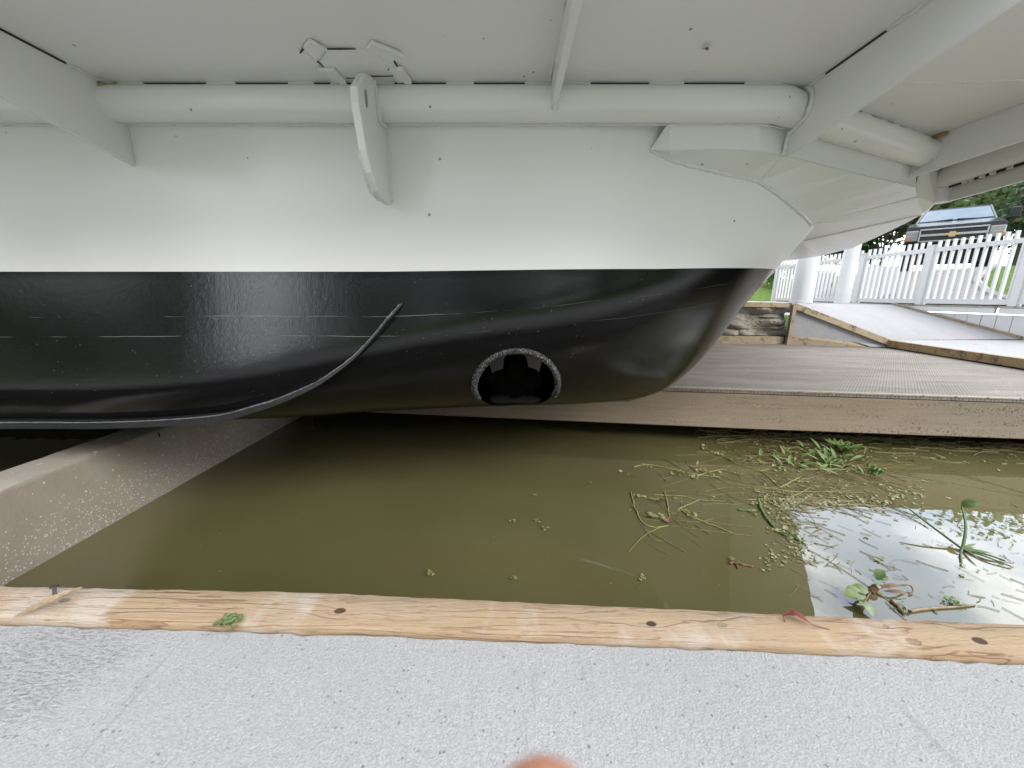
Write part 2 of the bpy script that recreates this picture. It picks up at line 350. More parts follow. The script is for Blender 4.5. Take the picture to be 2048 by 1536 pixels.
def m_grass():
    t = NT('lawn_grass'); n = t.noise(9, 6, .7); c = t.mix(t.ramp(n, (.3, 0.0), (.7, 1.0)), (.07, .13, .03), (.16, .24, .06))
    return t.done(c, .9, t.bump(t.noise(60, 4), 1.0, .03), spec=.1)
def m_paver():
    t = NT('driveway_pavers'); br = t.n('TexBrick'); t.put(br.inputs['Vector'], t.map((1, 1, 1), rot=(0, 0, .6))); br.inputs['Scale'].default_value = 3.4
    br.inputs['Color1'].default_value = (.20, .185, .19, 1); br.inputs['Color2'].default_value = (.14, .13, .135, 1); br.inputs['Mortar'].default_value = (.24, .225, .21, 1); br.inputs['Mortar Size'].default_value = .03
    return t.done(t.mix(t.math('MULTIPLY', t.noise(3, 4), .4), br.outputs[0], (.22, .21, .20)), .85, t.bump(br.outputs['Fac'], .4, -.01))
def m_rock():
    t = NT('grout_bag_rock'); n = t.noise(7, 6, .65, vec=t.map((1, 1, 1.5))); c = t.mix(t.ramp(n, (.3, 0.0), (.7, 1.0)), (.17, .155, .13), (.36, .34, .30))
    moss = t.ramp(t.noise(3, 4), (.6, 0.0), (.75, .5)); c = t.mix(moss, c, (.10, .13, .05))
    return t.done(c, .9, t.bump(t.noise(40, 5, .7), 1.0, .012), spec=.2)
def m_oldwood(name, c0, c1, dk=.6):
    t = NT(name); g = t.noise(18, 5, .65, vec=t.map((.5, 3, 6))); c = t.mix(t.ramp(g, (.3, 0.0), (.7, 1.0)), c0, c1)
    st = t.ramp(t.noise(6, 5, .7), (.52, 0.0), (.64, dk)); c = t.mix(st, c, (.06, .045, .035))
    return t.done(c, .85, t.bump(g, .6, .006), spec=.2)

MW = m_white(); MWF = m_white('white_paint_clean', False); MBK = m_black(); WATER = m_water()
MWELD = plain('painted_weld', (.76, .76, .75), .35, .05, 90, .6)
MGAP = plain('rusty_gap_shade', (.035, .028, .024), .8, .4, 50)  # near-black tone painted for shade inside open joints, with some rust
MSTAIN = plain('rust_stain', (.36, .27, .15), .8, .4, 60)
t = NT('worn_black_weld'); v_ = t.noise(170, 4, .7); MRIM = t.done(t.mix(t.ramp(v_, (.50, 0.0), (.60, .8)), (.012, .012, .013), (.30, .31, .31)), .2, t.bump(t.noise(260, 3), 1.0, .006), spec=.8)
MSTRK = plain('worn_black_edge', (.022, .023, .025), .34, .5, 60, .6)
MSCUFF = plain('bare_scuffed_edge', (.16, .17, .175), .4, .6, 120, .8)
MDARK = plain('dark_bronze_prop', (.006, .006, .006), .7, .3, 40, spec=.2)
MSLAB = m_concrete('broom_finished_concrete', (.315, .318, .325), (.445, .448, .455), patch=(-.72, .50, .63))
MCON2 = m_concrete('pale_concrete', (.23, .23, .24), (.37, .37, .38), sc=.35)
MPVC = plain('white_vinyl', (.66, .67, .69), .35, .03, 8, .05)
MSTEEL = plain('grey_galvanised', (.26, .265, .28), .55, .2, 14, .2)
MBOARD = m_oldwood('weathered_board', (.24, .195, .135), (.38, .32, .23))
MBOARD2 = m_oldwood('fresh_edge_board', (.31, .25, .165), (.44, .37, .26), .9)
MNAIL = plain('rusty_nail_steel', (.12, .10, .10), .5, .3, 200, metal=.8)
GL1 = m_leafy('pale_floating_leaf', (.12, .13, .045), (.34, .35, .15))
GL2 = m_leafy('bright_green_leaf', (.07, .13, .03), (.19, .27, .08))
GL3 = m_leafy('dark_green_leaf', (.05, .10, .03), (.12, .19, .05))
GST = m_leafy('yellow_green_stem', (.22, .23, .07), (.36, .36, .14))
GBR = m_leafy('brown_dead_leaf', (.10, .05, .025), (.24, .14, .07))
GDRY = m_leafy('dry_straw', (.20, .14, .085), (.40, .31, .20), scale=70)
GRED = m_leafy('red_leaf_skin', (.12, .022, .015), (.22, .05, .032))

# ------------------------------------------------------------------ setting
mb = MB(); mb.add([(-90, -60, 0), (90, -60, 0), (90, 60, 0), (-90, 60, 0)], [(0, 1, 2, 3)])
struct(mb, 'water', WATER)
ZS = .63
far_e = [at_z(px, py, ZS) for px, py in ((0, 1177), (640, 1190), (1280, 1220), (1640, 1237), (2048, 1254))]
near_e = [at_z(px, py, ZS) for px, py in ((0, 1243), (400, 1256), (800, 1268), (1248, 1286), (1640, 1303), (2048, 1323))]
def ext(pts, x0, x1):
    a, b = pts[0], pts[1]; c, d = pts[-2], pts[-1]
    return [a+(b-a)*((x0-a.x)/(b.x-a.x))] + pts + [c+(d-c)*((x1-c.x)/(d.x-c.x))]
far_e = ext(far_e, -5, 6.5); near_e = ext(near_e, -5, 6.5)
tx = lambda pts: [(p.x, p.y) for p in pts]
# concrete dock slab: fine wavy front edge
mb = MB(); xs = [-5 + 11.5*i/460 for i in range(461)]
vs = []
for x in xs:
    y = tab(x, tx(near_e)) - .0015 - .0035*abs(random.gauss(0, .6))*(1 if abs(x) < 1.6 else 0)
    vs += [(x, y, .0-.1), (x, y, ZS-.0035), (x, y-.004, ZS), (x, -1.75, ZS)]
fs = []
for i in range(460):
    a = i*4
    for k in range(3): fs.append((a+k, a+4+k, a+5+k, a+1+k))
mb.add(vs, fs); struct(mb, 'pavement', MSLAB)
# ground: lawn rising beyond the fence, and behind the dock
def gz(x, y):
    g = max(x-9.25, y-14.0)
    z = 1.13 + .30*min(max(g, 0), 3.4) + .02*max(0, g-3.4)
    return z
mb = MB(); NX, NY = 60, 60
def gx(i): t = i/NX; return -70 + 79.25*t*2 if t < .5 else 9.25 + (t-.5)*2*((t-.5)*2*60+12)
XS = [-70, -40, -20, -10, -5, 0, 3, 6, 8, 9.25] + [9.25+.35*i for i in range(1, 30)] + [20+2*i for i in range(0, 12)] + [48, 60, 90, 200]
YS = [-60, -20, -5, 0, 3, 5, 7, 8.5, 10, 11.4, 12.6, 14.0] + [14.0+.4*i for i in range(1, 22)] + [23+2*i for i in range(0, 10)] + [50, 70, 120, 300]
vs = [(x, y, gz(x, y) + (0 if max(x-9.25, y-14.0) <= 0 else .025*sin(x*3.1)*sin(y*2.7))) for x in XS for y in YS]
fs = []
for i in range(len(XS)-1):
    for j in range(len(YS)-1):
        if XS[i] >= 9.25 or YS[j] >= 14.0: n = len(YS); fs.append((i*n+j, (i+1)*n+j, (i+1)*n+j+1, i*n+j+1))
mb.add(vs, fs); struct(mb, 'lawn', m_grass(), smooth=True)
mb = MB(); mb.add([(-70, -60, 1.0), (70, -60, 1.0), (70, -1.75, .56), (-70, -1.75, .56)], [(0, 1, 2, 3)])
struct(mb, 'ground', m_grass())
# driveway laid on the rising lawn
mb = MB(); vs = []; fs = []; n = 30
DL = [(0, 9.3, 13.6), (.3, 11.5, 15.0), (1, 24.0, 24.0)]; DR = [(0, 9.3, 7.15), (.12, 10.1, 8.5), (.25, 11.2, 9.75), (.45, 13.6, 11.3), (.7, 19.0, 15.0), (1, 27.0, 21.0)]
for i in range(n+1):
    t = i/n
    l_ = (tab(t, [(q[0], q[1]) for q in DL]), tab(t, [(q[0], q[2]) for q in DL])); r_ = (tab(t, [(q[0], q[1]) for q in DR]), tab(t, [(q[0], q[2]) for q in DR]))
    for k in range(13): vs.append((l_[0]+(r_[0]-l_[0])*k/12, l_[1]+(r_[1]-l_[1])*k/12))
vs = [(x, y, gz(x, y) + .045) for x, y in vs]
for i in range(n):
    for k in range(12): a = i*13+k; fs.append((a, a+1, a+14, a+13))
mb.add(vs, fs); struct(mb, 'driveway', m_paver(), smooth=True)
mb = MB(); mb.tube([Vector(vs[i*13+12]) + Vector((.05, 0, .01)) for i in range(n+1)], .07, 6); struct(mb, 'kerb', MCON2)
# upper landing behind the rock wall
ZL = 1.165
mb = MB(); T2y = at_x(1790, 599, 8.95).y; mb.prism([(x, y, 1.0) for x, y in ((-30, 6.62), (4.66, 6.62), (8.95, T2y), (9.0, 14.0), (-30, 14.0))], (0, 0, ZL-1.0))
struct(mb, 'path', MCON2)

mb = MB(); mb.add([(-4.2, -1.7, .585), (-1.9, -1.7, .585), (-12.5, -24, .9), (-19.5, -24, .9)], [(0, 1, 2, 3)]); struct(mb, 'unseen_pale_strip', MCON2)  # unseen pale strip, added to lighten the reflection low on the black hull
# ------------------------------------------------------------------ near dock: timber edge
kn = []
for px, py, r, dk in ((680, 1221, .011, .95), (1302, 1247, .010, 1.0), (1443, 1249, .010, .35), (1770, 1253, .008, .35), (1826, 1283, .013, .4), (1958, 1281, .012, 1.0), (130, 1200, .010, .5)):
    p = at_z(px, py, ZS+.008); kn.append((p.x, p.y-.58, r, dk))
WOOD = m_timber(kn)
mb = MB(); vs = []; fs = []; zt = ZS+.008; N = 500
for i in range(N+1):
    x = -5 + 11.5*i/N; yf = tab(x, tx(far_e)) + random.gauss(0, .0006); yn = tab(x, tx(near_e)) + .003 + random.gauss(0, .0007)
    vs += [(x, yf, zt-.09), (x, yf+.001, zt-.005), (x, yf-.004, zt+random.gauss(0, .0004)), (x, (yf+yn)/2, zt), (x, yn+.004, zt+random.gauss(0, .0004)), (x, yn, zt-.006), (x, yn, zt-.09)]
for i in range(N):
    a = i*7
    for k in range(6): fs.append((a+k, a+k+1, a+8+k, a+7+k))
mb.add(vs, fs)
timber = tag(mb.build('dock_timber', WOOD, loc=(0, .58, ZS-.08), smooth=True, ang=50), 'long knotty pine timber edging the pale concrete dock in the foreground', 'timber')
p = at_z(110, 1196, zt); mb = MB(); mb.tube([p, p+Vector((-.004, .006, .018))], .0028, 8); q = p+Vector((-.004, .006, .018)); mb.tube([q, q+Vector((-.0003, .0005, .0025))], .006, 10)
mb.build('nail', MNAIL, timber)
# leaves and weed on the dock
mb = MB(); a = at_z(28, 1240, zt+.002); b = at_z(166, 1178, zt+.016); d = b-a
mb.leaf(a, d, (0, -.25, 1), d.length, .017, .05, 14); mb.v = [v + Vector((0, 0, .004)) for v in mb.v]
thing(mb, 'dry_leaf', GDRY, 'long dry tan leaf lying across the left end of the dock timber', 'leaf', smooth=True, ang=80)
mb = MB(); pts = [at_z(px, py, zt+z) for px, py, z in ((1566, 1231, .006), (1585, 1226, .012), (1602, 1236, .010), (1622, 1248, .005))]
vs = []; fs = []
for i, p in enumerate(pts):
    hw = (.001, .0075, .0075, .001)[i]; dd = (pts[min(i+1, 3)]-pts[max(i-1, 0)]).normalized(); sd = dd.cross(Vector((0, 0, 1))).normalized()
    vs += [p-sd*hw+Vector((0, 0, .004*(hw > .002))), p, p+sd*hw+Vector((0, 0, .004*(hw > .002)))]
for i in range(3): a = i*3; fs += [(a, a+1, a+4, a+3), (a+1, a+2, a+5, a+4)]
mb.add(vs, fs); e = pts[3]; mb.tube([e, e+Vector((.016, -.004, -.003)), e+Vector((.028, -.007, -.004))], .0007, 5); mb.tube([pts[0], pts[0]+Vector((-.003, -.010, -.004))], .0008, 5)
thing(mb, 'red_leaf', GRED, 'curled dark red leaf with a thin stalk resting on the dock timber', 'leaf', smooth=True, ang=80)
mb = MB(); c = at_z(460, 1252, ZS)
for i in range(26):
    a = random.uniform(0, 6.28); r = random.uniform(.004, .026); r *= .75; p = c + Vector((r*cos(a)*1.15, r*sin(a)*.7, .004+random.uniform(0, .014)))
    mb.tube([c, (c+p)/2+Vector((0, 0, .006)), p], .0006, 4)
    for k in range(3):
        a2 = a + (k-1)*1.6; mb.leaf(p, (cos(a2), sin(a2), .15), (0, -.3, 1), random.uniform(.005, .009), .0065, .1, 3)
thing(mb, 'weed', m_leafy('weed_leaf', (.075, .115, .04), (.17, .21, .085)), 'small green clover-like weed sprouting between concrete slab and timber', 'weed')

# ------------------------------------------------------------------ floating dock: left pontoon and far deck
mb = MB(); prof = [(-2.085, -.5), (-2.083, .382), (-2.088, .392), (-2.10, .398), (-2.27, .398), (-2.30, .365), (-2.30, -.5)]
vs = []; fs = []; NP = 60
for i in range(NP+1):
    y = .66 + 3.2*i/NP
    for x, z in prof: vs.append((x+.0*y + random.gauss(0, .001), y, z + random.gauss(0, .001)))
for i in range(NP):
    for k in range(6): a = i*7+k; fs.append((a, a+1, a+8, a+7))
fs += [tuple(range(7))[::-1]]
mb.add(vs, fs); tag(mb.build('dock_pontoon', m_pontoon(), loc=(-2.19, .9, 0), smooth=True, ang=40), 'brown barnacle-spotted pontoon running from the dock in under the hull', 'pontoon')
deck = empty('floating_dock', (2.5, 3.1, .16), 0, 'low floating dock with brown mesh decking and weathered stained edge beam', 'dock')
fb = [at_z(px, py, .16) for px, py in ((1000, 835), (1500, 857), (2048, 877))]
def fY(x): return tab(x, tx(fb)) - .012
mb = MB(); vs = []; fs = []; X0, X1, NF = -2.08, 6.4, 60
fprof = [(.35, .155), (.0, .158), (-.012, .168), (.0, .25), (-.004, .36), (-.010, .43), (-.012, .448), (.2, .448)]
for i in range(NF+1):
    x = X0 + (X1-X0)*i/NF
    for dy, z in fprof: vs.append((x, fY(x)+dy, z))
m = len(fprof)
for i in range(NF):
    for k in range(m-1): a = i*m+k; fs.append((a, a+m, a+m+1, a+1))
mb.add(vs, fs); mb.build('edge_beam', m_fascia(), deck, smooth=True, ang=30)
mb = MB(); vs = []
poly = [(X0, fY(X0)-.03), (X1, fY(X1)-.03), (X1+.2, 6.64), (X0, 6.64)]
mb.prism([(x, y, .456) for x, y in poly], (0, 0, .024)); mb.build('mesh_deck', m_grate(), deck)
mb = MB(); mb.bar((X0, fY(X0)-.012, .484), (X1, fY(X1)-.012, .484), .05, .010); mb.build('edge_strip', plain('worn_edge_strip', (.27, .24, .20), .8, .45, 40, .5), deck)
for i in range(22):
    x = .9 + i*.235; mb = MB(); y = fY(x)-.012; mb.lathe([(0, .0045), (.006, .004), (.008, 0)], (x, y+.005, .4885), 8)
    mb.build('screw', MNAIL, deck)
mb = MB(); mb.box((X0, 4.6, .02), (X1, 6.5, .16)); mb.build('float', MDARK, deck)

# ------------------------------------------------------------------ rock wall, ramp, pad, plank wall, fence
mb = MB(); vs = []; fs = []; nx, nz_ = 150, 40
for i in range(nx+1):
    for k in range(nz_+1):
        x = 1.5 + 3.12*i/nx; z = .62 + .47*k/nz_
        row = (z-.60)/.16 + .35*sin(x*1.9+1.3*int((z-.6)/.16)); cellx = x/.55 + .5*int(row)
        u = cellx % 1.0; v = row % 1.0
        bulge = (max(0, sin(pi*u))*max(0, sin(pi*v)))**.6*(.55+.45*sin(x*7.1+z*9)) + .25*sin(x*4.3+z*13)*sin(x*2.2-z*7)
        vs.append((x, 6.66 - .13*bulge - .05*sin(x*2.1) + random.gauss(0, .007), z))
for i in range(nx):
    for k in range(nz_): a = i*(nz_+1)+k; fs.append((a, a+nz_+1, a+nz_+2, a+1))
mb.add(vs, fs); rw = empty('retaining_wall', (3.1, 6.7, .45), 0, 'lumpy grey grout-bag retaining wall under the landing behind the bow', 'wall')
mb.build('stone_face', m_rock(), rw, smooth=True, ang=60)
mb = MB(); mb.box((-8, 6.68, .4), (4.62, 6.8, 1.16)); mb.build('wall_core', m_rock(), rw)
mb = MB(); mb.box((-8, 6.50, 1.09), (4.60, 6.62, 1.168)); mb.build('top_board', MBOARD2, rw, bevel=.006)
mb = MB(); mb.box((-8, 6.52, .47), (4.58, 6.60, .605)); mb.build('bottom_board', MBOARD, rw, bevel=.006)

T1 = Vector((4.62, 6.50, 1.163)); T2 = at_x(1790, 599, 8.95); T2.z = 1.150; BL = at_z(1781, 681, .60); BL.y = 6.30; BR = at_x(2048, 678, 9.0)
ramp = empty('concrete_ramp', (6.3, 6.6, .5), 0, 'pale concrete ramp with wooden edge board sloping down to the floating dock', 'ramp')
mb = MB(); vs = []; fs = []
for i in range(21):
    for k in range(13):
        s, t = i/20, k/12; a = T1.lerp(BL, s); b = T2.lerp(BR, s); p = a.lerp(b, t); p.z -= .02*sin(pi*s)*0; vs.append(p)
for i in range(20):
    for k in range(12): a = i*13+k; fs.append((a, a+13, a+14, a+1))
mb.add(vs, fs); mb.build('slab', MCON2, ramp, smooth=True)
mb = MB(); o = Vector((0, -.03, -.045)); mb.bar(T1+o, BL+o+Vector((.02, 0, 0)), .055, .095); mb.build('edge_board', MBOARD2, ramp, bevel=.004)
mb = MB(); mb.add([(T1.x+.03, 6.47, .49), (BL.x-.05, 6.27, .49), BL+Vector((-.02, .0, -.05)), T1+Vector((.03, .0, -.06))], [(0, 1, 2, 3)]); mb.build('side_plate', MSTEEL, ramp)
mb = MB(); mb.add([(T1.x+.02, 6.455, .475), (BL.x-.25, 6.262, .475), (BL.x-.35, 6.265, .515), (T1.x+.9, 6.385, .58), (T1.x+.02, 6.455, .63)], [(0, 1, 2, 3, 4)])
n0 = len(mb.v); mb.build('kick_board', MBOARD, ramp)
mb = MB(); mb.bar((4.61, 6.46, .47), (4.61, 6.46, 1.14), .06, .06, up=(1, 0, 0)); mb.build('corner_post', MBOARD, ramp)
mb = MB(); mb.bar(T2+Vector((-.05, -.02, .02)), BR+Vector((-.05, 0, .02)), .07, .05); mb.build('far_curb', MBOARD, ramp)
P2 = at_z(2048, 718, .60); dv = (P2-BL); PE = BL + dv*3.3
pad = empty('concrete_pad', (6.5, 5.0, .48), 0, 'pale stained concrete pad with timber edge at the foot of the ramp', 'pad')
t = NT('stained_pad_concrete'); base = t.noise(60, 4); c = t.mix(base, (.24, .24, .245), (.37, .37, .38))
stn = t.ramp(t.noise(5, 6, .75, vec=t.map((1, 2.2, 1), rot=(0, 0, .3))), (.60, 0.0), (.68, .85)); MPAD = t.done(t.mix(stn, c, (.06, .055, .05)), .85, t.bump(base, .5, .005))
mb = MB(); mb.prism([BL+Vector((.04, 0, -.1)), PE+Vector((.04, 0, -.1)), Vector((12, PE.y, .5)), Vector((12, BR.y, .5)), Vector((BR.x, BR.y, .5))], (0, 0, .1)); mb.build('slab', MPAD, pad)
mb = MB(); o = Vector((0, 0, -.05)); seg = 14
for i in range(seg): mb.bar(BL+dv*(3.3*i/seg)+o+Vector((random.gauss(0, .004), 0, random.gauss(0, .003))), BL+dv*(3.3*(i+1)/seg)+o, .075, .105)
mb.build('edge_timber', m_oldwood('rotten_edge_timber', (.20, .14, .075), (.36, .27, .15), .8), pad)
mb = MB(); a = at_z(1788, 676, .605)
for k in range(5): mb.leaf(a, (random.uniform(-1, 1), random.uniform(-.5, .5), 1.2), (0, -1, .2), .09, .03)
thing(mb, 'grass_tuft', GL2, 'tiny green sprout growing at the foot of the ramp edge board', 'weed')

FX = 9.0
pw = empty('plank_wall', (FX, 6.5, .6), 0, 'low white plank wall with cap boards beneath the picket fence', 'wall')
yA = at_x(1800, 600, FX).y; yB = 3.5
mb = MB(); mb.box((FX, yB, .4), (FX+.05, yA, 1.0)); mb.build('panel_backing', MDARK, pw)
mb = MB(); y = yB
while y < yA: mb.box((FX-.022, y, .45), (FX-.001, y+.222, 1.012)); y += .236
mb.build('plank_panel', MPVC, pw)
for a, b in ((yB, 7.25), (7.31, yA)): mb = MB(); mb.box((FX-.06, a, 1.03), (FX-.003, b, 1.135)); mb.build('cap_board', MPVC, pw, bevel=.006)
mb = MB(); mb.box((FX-.07, yB, 1.139), (FX+.12, yA+5.5, 1.168)); mb.build('sill_board', m_oldwood('grey_sill', (.30, .28, .25), (.46, .44, .40)), pw)

fence = empty('picket_fence', (FX, 9, 1.17), 0, 'white vinyl picket fence with flat posts above plank wall and ramp', 'fence')
posts = [at_x(px, 590, FX+.02).y for px in (2037, 1846)]
dY = posts[1]-posts[0]; PY = [posts[0]-dY] + [posts[0]+dY*k for k in range(0, 5)]
ztop = at_x(1870, 498, FX).z; zbot = at_x(1848, 586, FX).z; zb = 1.25
zt_ = ztop
for y in PY:
    mb = MB(); mb.box((FX-.055, y-.06, 1.172), (FX+.055, y+.06, zt_+.06)); mb.box((FX-.065, y-.07, zt_+.062), (FX+.065, y+.07, zt_+.085)); mb.build('post', MPVC, fence)
for a, b in zip(PY, PY[1:]):
    for z, h in ((zt_-.02, .085), (zb, .085)):
        mb = MB(); mb.box((FX-.025, a+.062, z-h/2), (FX+.025, b-.062, z+h/2)); mb.build('rail', MPVC, fence)
    n = 11
    for k in range(n):
        y = a + (b-a)*(k+.75)/(n+.5); mb = MB(); mb.box((FX-.0285, y-.0165, zb+.035), (FX+.0285, y+.0165, zt_+.16)); mb.build('picket', MPVC, fence)
# pilings
def piling(px, py, Y, r, label):
    p = at_y(px, py, Y); mb = MB(); mb.lathe([(r*1.03, .0), (r*1.03, .03), (r, .035), (r, 3.2), (0, 3.25)], (p.x, p.y, ZL+.002), 28)
    thing(mb, 'piling', MPVC, label, 'piling', 'white sleeved pilings at the landing', smooth=True, ang=40)
piling(1604, 593, 7.1, .165, 'wide white sleeved piling on the landing nearest the black bow')
piling(1688, 583, 9.6, .15, 'white sleeved piling farther back beside the truck end of the fence')
# things behind the fence
p = at_y(1760, 575, 10.6); mb = MB()
for k in range(4): mb.box((p.x-.42+.21*k, p.y, gz(p.x, p.y)-.05), (p.x-.24+.21*k, p.y+.05, gz(p.x, p.y)+.86))
mb.box((p.x-.45, p.y+.055, gz(p.x, p.y)+.1), (p.x+.42, p.y+.09, gz(p.x, p.y)+.2)); mb.box((p.x-.45, p.y+.055, gz(p.x, p.y)+.65), (p.x+.42, p.y+.09, gz(p.x, p.y)+.75))
thing(mb, 'gate_panel', plain('dull_white_board', (.42, .42, .44), .6), 'white four-board panel standing behind the fence in front of truck', 'panel')
p = at_y(1651, 577, 12.8); mb = MB(); z0 = gz(p.x, p.y); mb.box((p.x-.28, p.y, z0-.2), (p.x+.28, p.y+.4, z0+.8)); ub = mb.build('utility_box', plain('grey_enclosure', (.55, .56, .58), .5), loc=(p.x, p.y+.2, z0-.2), bevel=.02)
tag(ub, 'pale grey utility cabinet standing behind the fence between the pilings', 'cabinet')
mb = MB(); mb.box((p.x-.23, p.y-.02, z0-.1), (p.x+.23, p.y-.003, z0+.72)); mb.build('door', MSTEEL, ub)
mb = MB(); mb.box((p.x+.14, p.y-.045, z0+.3), (p.x+.17, p.y-.022, z0+.42)); mb.build('handle', MNAIL, ub)

# ------------------------------------------------------------------ pickup truck
def frame_box(mb, x0, x1, z0, z1, y0, y1, t):
    mb.box((x0, y0, z0), (x1, y1, z0+t)); mb.box((x0, y0, z1-t), (x1, y1, z1)); mb.box((x0, y0, z0+t), (x0+t, y1, z1-t)); mb.box((x1-t, y0, z0+t), (x1, y1, z1-t))
MPAINT = plain('black_car_paint', (.012, .014, .02), .16, .1, 5, .0, spec=.3)
MCHROME = plain('chrome', (.40, .41, .43), .2, .03, 20, .02, metal=1)
MRUB = plain('tyre_rubber', (.02, .02, .022), .8, .2, 60, .3)
MGLASS = plain('sky_blue_car_glass', (.20, .26, .33), .05, .3, 3, .0, spec=.3)  # blue of the mirrored sky is put into the base colour
MLENS = plain('headlight_lens', (.26, .27, .28), .12, .3, 30, .1, coat=.6)
MAMBER = plain('amber_lens', (.42, .19, .07), .2, .15, 30)
MGOLD = plain('gold_badge', (.50, .37, .16), .3, .1, 40, metal=.6)
MBPL = plain('black_plastic', (.018, .018, .02), .5, .2, 40)
TP = at_y(1886, 540, 12.9); TP.z = gz(TP.x, TP.y) + .04
print('truck', TP)
tr = empty('pickup_truck', TP, radians(-34), 'black pickup truck with chrome grille parked on the pavers behind the fence', 'truck')
tr.rotation_euler = (radians(2), 0, radians(-46)); tr.scale = (1.06, 1.06, 1.2)
def arch(yc, r, n=10): return [(yc + r*cos(pi*k/n)*-1, .42 + r*sin(pi*k/n)) for k in range(n+1)]
prof = [(0.06, .62)] + [(.02, .80), (.03, 1.08), (.12, 1.18), (1.25, 1.36), (1.45, 1.38), (3.55, 1.33), (3.6, 1.24), (5.7, 1.24), (5.75, .60), (5.3, .55)] + arch(4.6, .47)[::-1] + [(4.0, .45), (1.75, .45)] + arch(1.0, .47)[::-1] + [(.4, .5)]
mb = MB(); mb.prism([(-1.0, y, z) for y, z in prof], (2.0, 0, 0)); mb.build('body', MPAINT, tr, local=True, bevel=.045)
mb = MB(); mb.hexa([(-.93, 1.38, 1.28), (.93, 1.38, 1.28), (.93, 3.7, 1.28), (-.93, 3.7, 1.28), (-.74, 2.15, 1.80), (.74, 2.15, 1.80), (.74, 3.45, 1.80), (-.74, 3.45, 1.80)])
cab = mb.build('cab', MPAINT, tr, local=True, bevel=.05)
def onface(x, s, off=.012): return (x, 1.38 + .77*s - off*.6, 1.28 + .52*s + off*.8)
mb = MB(); mb.add([onface(-.80, .27), onface(.80, .27), onface(.68, .90), onface(-.68, .90)], [(0, 1, 2, 3)]); mb.build('windshield', MGLASS, tr, local=True)
for sx in (-1, 1):
    mb = MB(); f = lambda y, s: (sx*(.93-.19*s+.012), y, 1.28+.52*s)
    mb.add([f(1.75, .1), f(3.5, .1), f(3.35, .86), f(2.2, .86)], [(0, 1, 2, 3)]); mb.build('side_window', MGLASS, tr, local=True)
    mb = MB(); mb.bar((sx*.6, 1.52, 1.405), (sx*.05, 1.56, 1.44), .03, .02); mb.build('wiper', MBPL, tr, local=True)
    mb = MB(); mb.box((sx*1.22-.10, 1.70, 1.36), (sx*1.22+.10, 1.80, 1.64)); mr = mb.build('mirror', MBPL, tr, local=True, bevel=.03)
    mb = MB(); mb.bar((sx*.92, 1.75, 1.36), (sx*1.14, 1.75, 1.44), .04, .05); mb.build('mirror_arm', MBPL, mr, local=True)
    mb = MB(); x0, x1 = sorted((sx*.70, sx*.985)); mb.box((x0, -.012, .80), (x1, .25, 1.07)); hl = mb.build('headlight', MLENS, tr, local=True, bevel=.02)
    mb = MB(); x0, x1 = sorted((sx*.86, sx*.99)); mb.box((x0, -.020, .805), (x1, .24, .90)); mb.build('turn_lamp', MAMBER, hl, local=True, bevel=.01)
    mb = MB(); mb.box((min(sx*.72, sx*.96), -.02, .925), (max(sx*.72, sx*.96), -.013, .94)); mb.build('lens_divider', MCHROME, hl, local=True)
    for y in (1.0, 4.6):
        mb = MB(); x = sx*.86; mb.lathe([(.20, -.12), (.36, -.12), (.40, -.07), (.40, .07), (.36, .12), (.20, .12)], (x, y, .40), 28, 'x'); wh = mb.build('wheel', MRUB, tr, local=True, smooth=True)
        mb = MB(); mb.lathe([(0, .06), (.05, .10), (.10, .06), (.19, .09), (.21, .12), (.215, -.1)] if sx > 0 else [(0, -.06), (.05, -.10), (.10, -.06), (.19, -.09), (.21, -.12), (.215, .1)], (x, y, .40), 24, 'x'); mb.build('rim', MCHROME, wh, local=True, smooth=True)
mb = MB(); mb.box((-.68, .0, .78), (.68, .06, 1.08)); mb.build('grille_mesh', MBPL, tr, local=True)
mb = MB(); frame_box(mb, -.69, .69, .765, 1.095, -.045, .05, .035); mb.build('grille_frame', MCHROME, tr, local=True, bevel=.006)
mb = MB(); mb.box((-.655, -.05, .90), (.655, .0, .965)); mb.build('grille_bar', MCHROME, tr, local=True, bevel=.012)
mb = MB(); bt = [(-.155, -.022), (-.06, -.022), (-.06, -.055), (.052, -.055), (.064, -.022), (.155, -.022), (.135, .022), (.06, .022), (.06, .055), (-.052, .055), (-.064, .022), (-.175, .022)]
mb.prism([(x*1.0, -.075, .93+z) for x, z in bt][::-1], (0, .024, 0)); em = mb.build('badge', MGOLD, tr, local=True, bevel=.004)
mb = MB(); mb.prism([(x*1.12, -.062, .93+z*1.2) for x, z in bt][::-1], (0, .012, 0)); mb.build('badge_rim', MCHROME, em, local=True)
mb = MB(); mb.hexa([(-.99, .05, .52), (.99, .05, .52), (1.0, .4, .52), (-1.0, .4, .52), (-1.0, -.13, .75), (1.0, -.13, .75), (1.01, .4, .76), (-1.01, .4, .76)]); mb.box((-.92, -.12, .53), (.92, .1, .60)); bp = mb.build('bumper', MPAINT, tr, local=True, bevel=.03)
mb = MB(); mb.box((-.35, -.125, .58), (.35, -.05, .69)); mb.build('air_intake', MBPL, bp, local=True)
mb = MB(); mb.hexa([(-.9, .2, .28), (.9, .2, .28), (.9, .3, .28), (-.9, .3, .28), (-.92, .1, .51), (.92, .1, .51), (.92, .3, .51), (-.92, .3, .51)]); mb.build('air_dam', MBPL, tr, local=True)
for x in (-.28, 0, .28): mb = MB(); mb.box((x-.02, 2.3, 1.805), (x+.02, 2.36, 1.83)); mb.build('roof_marker', MBPL, tr, local=True)
mb = MB(); mb.box((-.8, .45, .3), (.8, 5.2, .52)); mb.build('chassis', MBPL, tr, local=True)

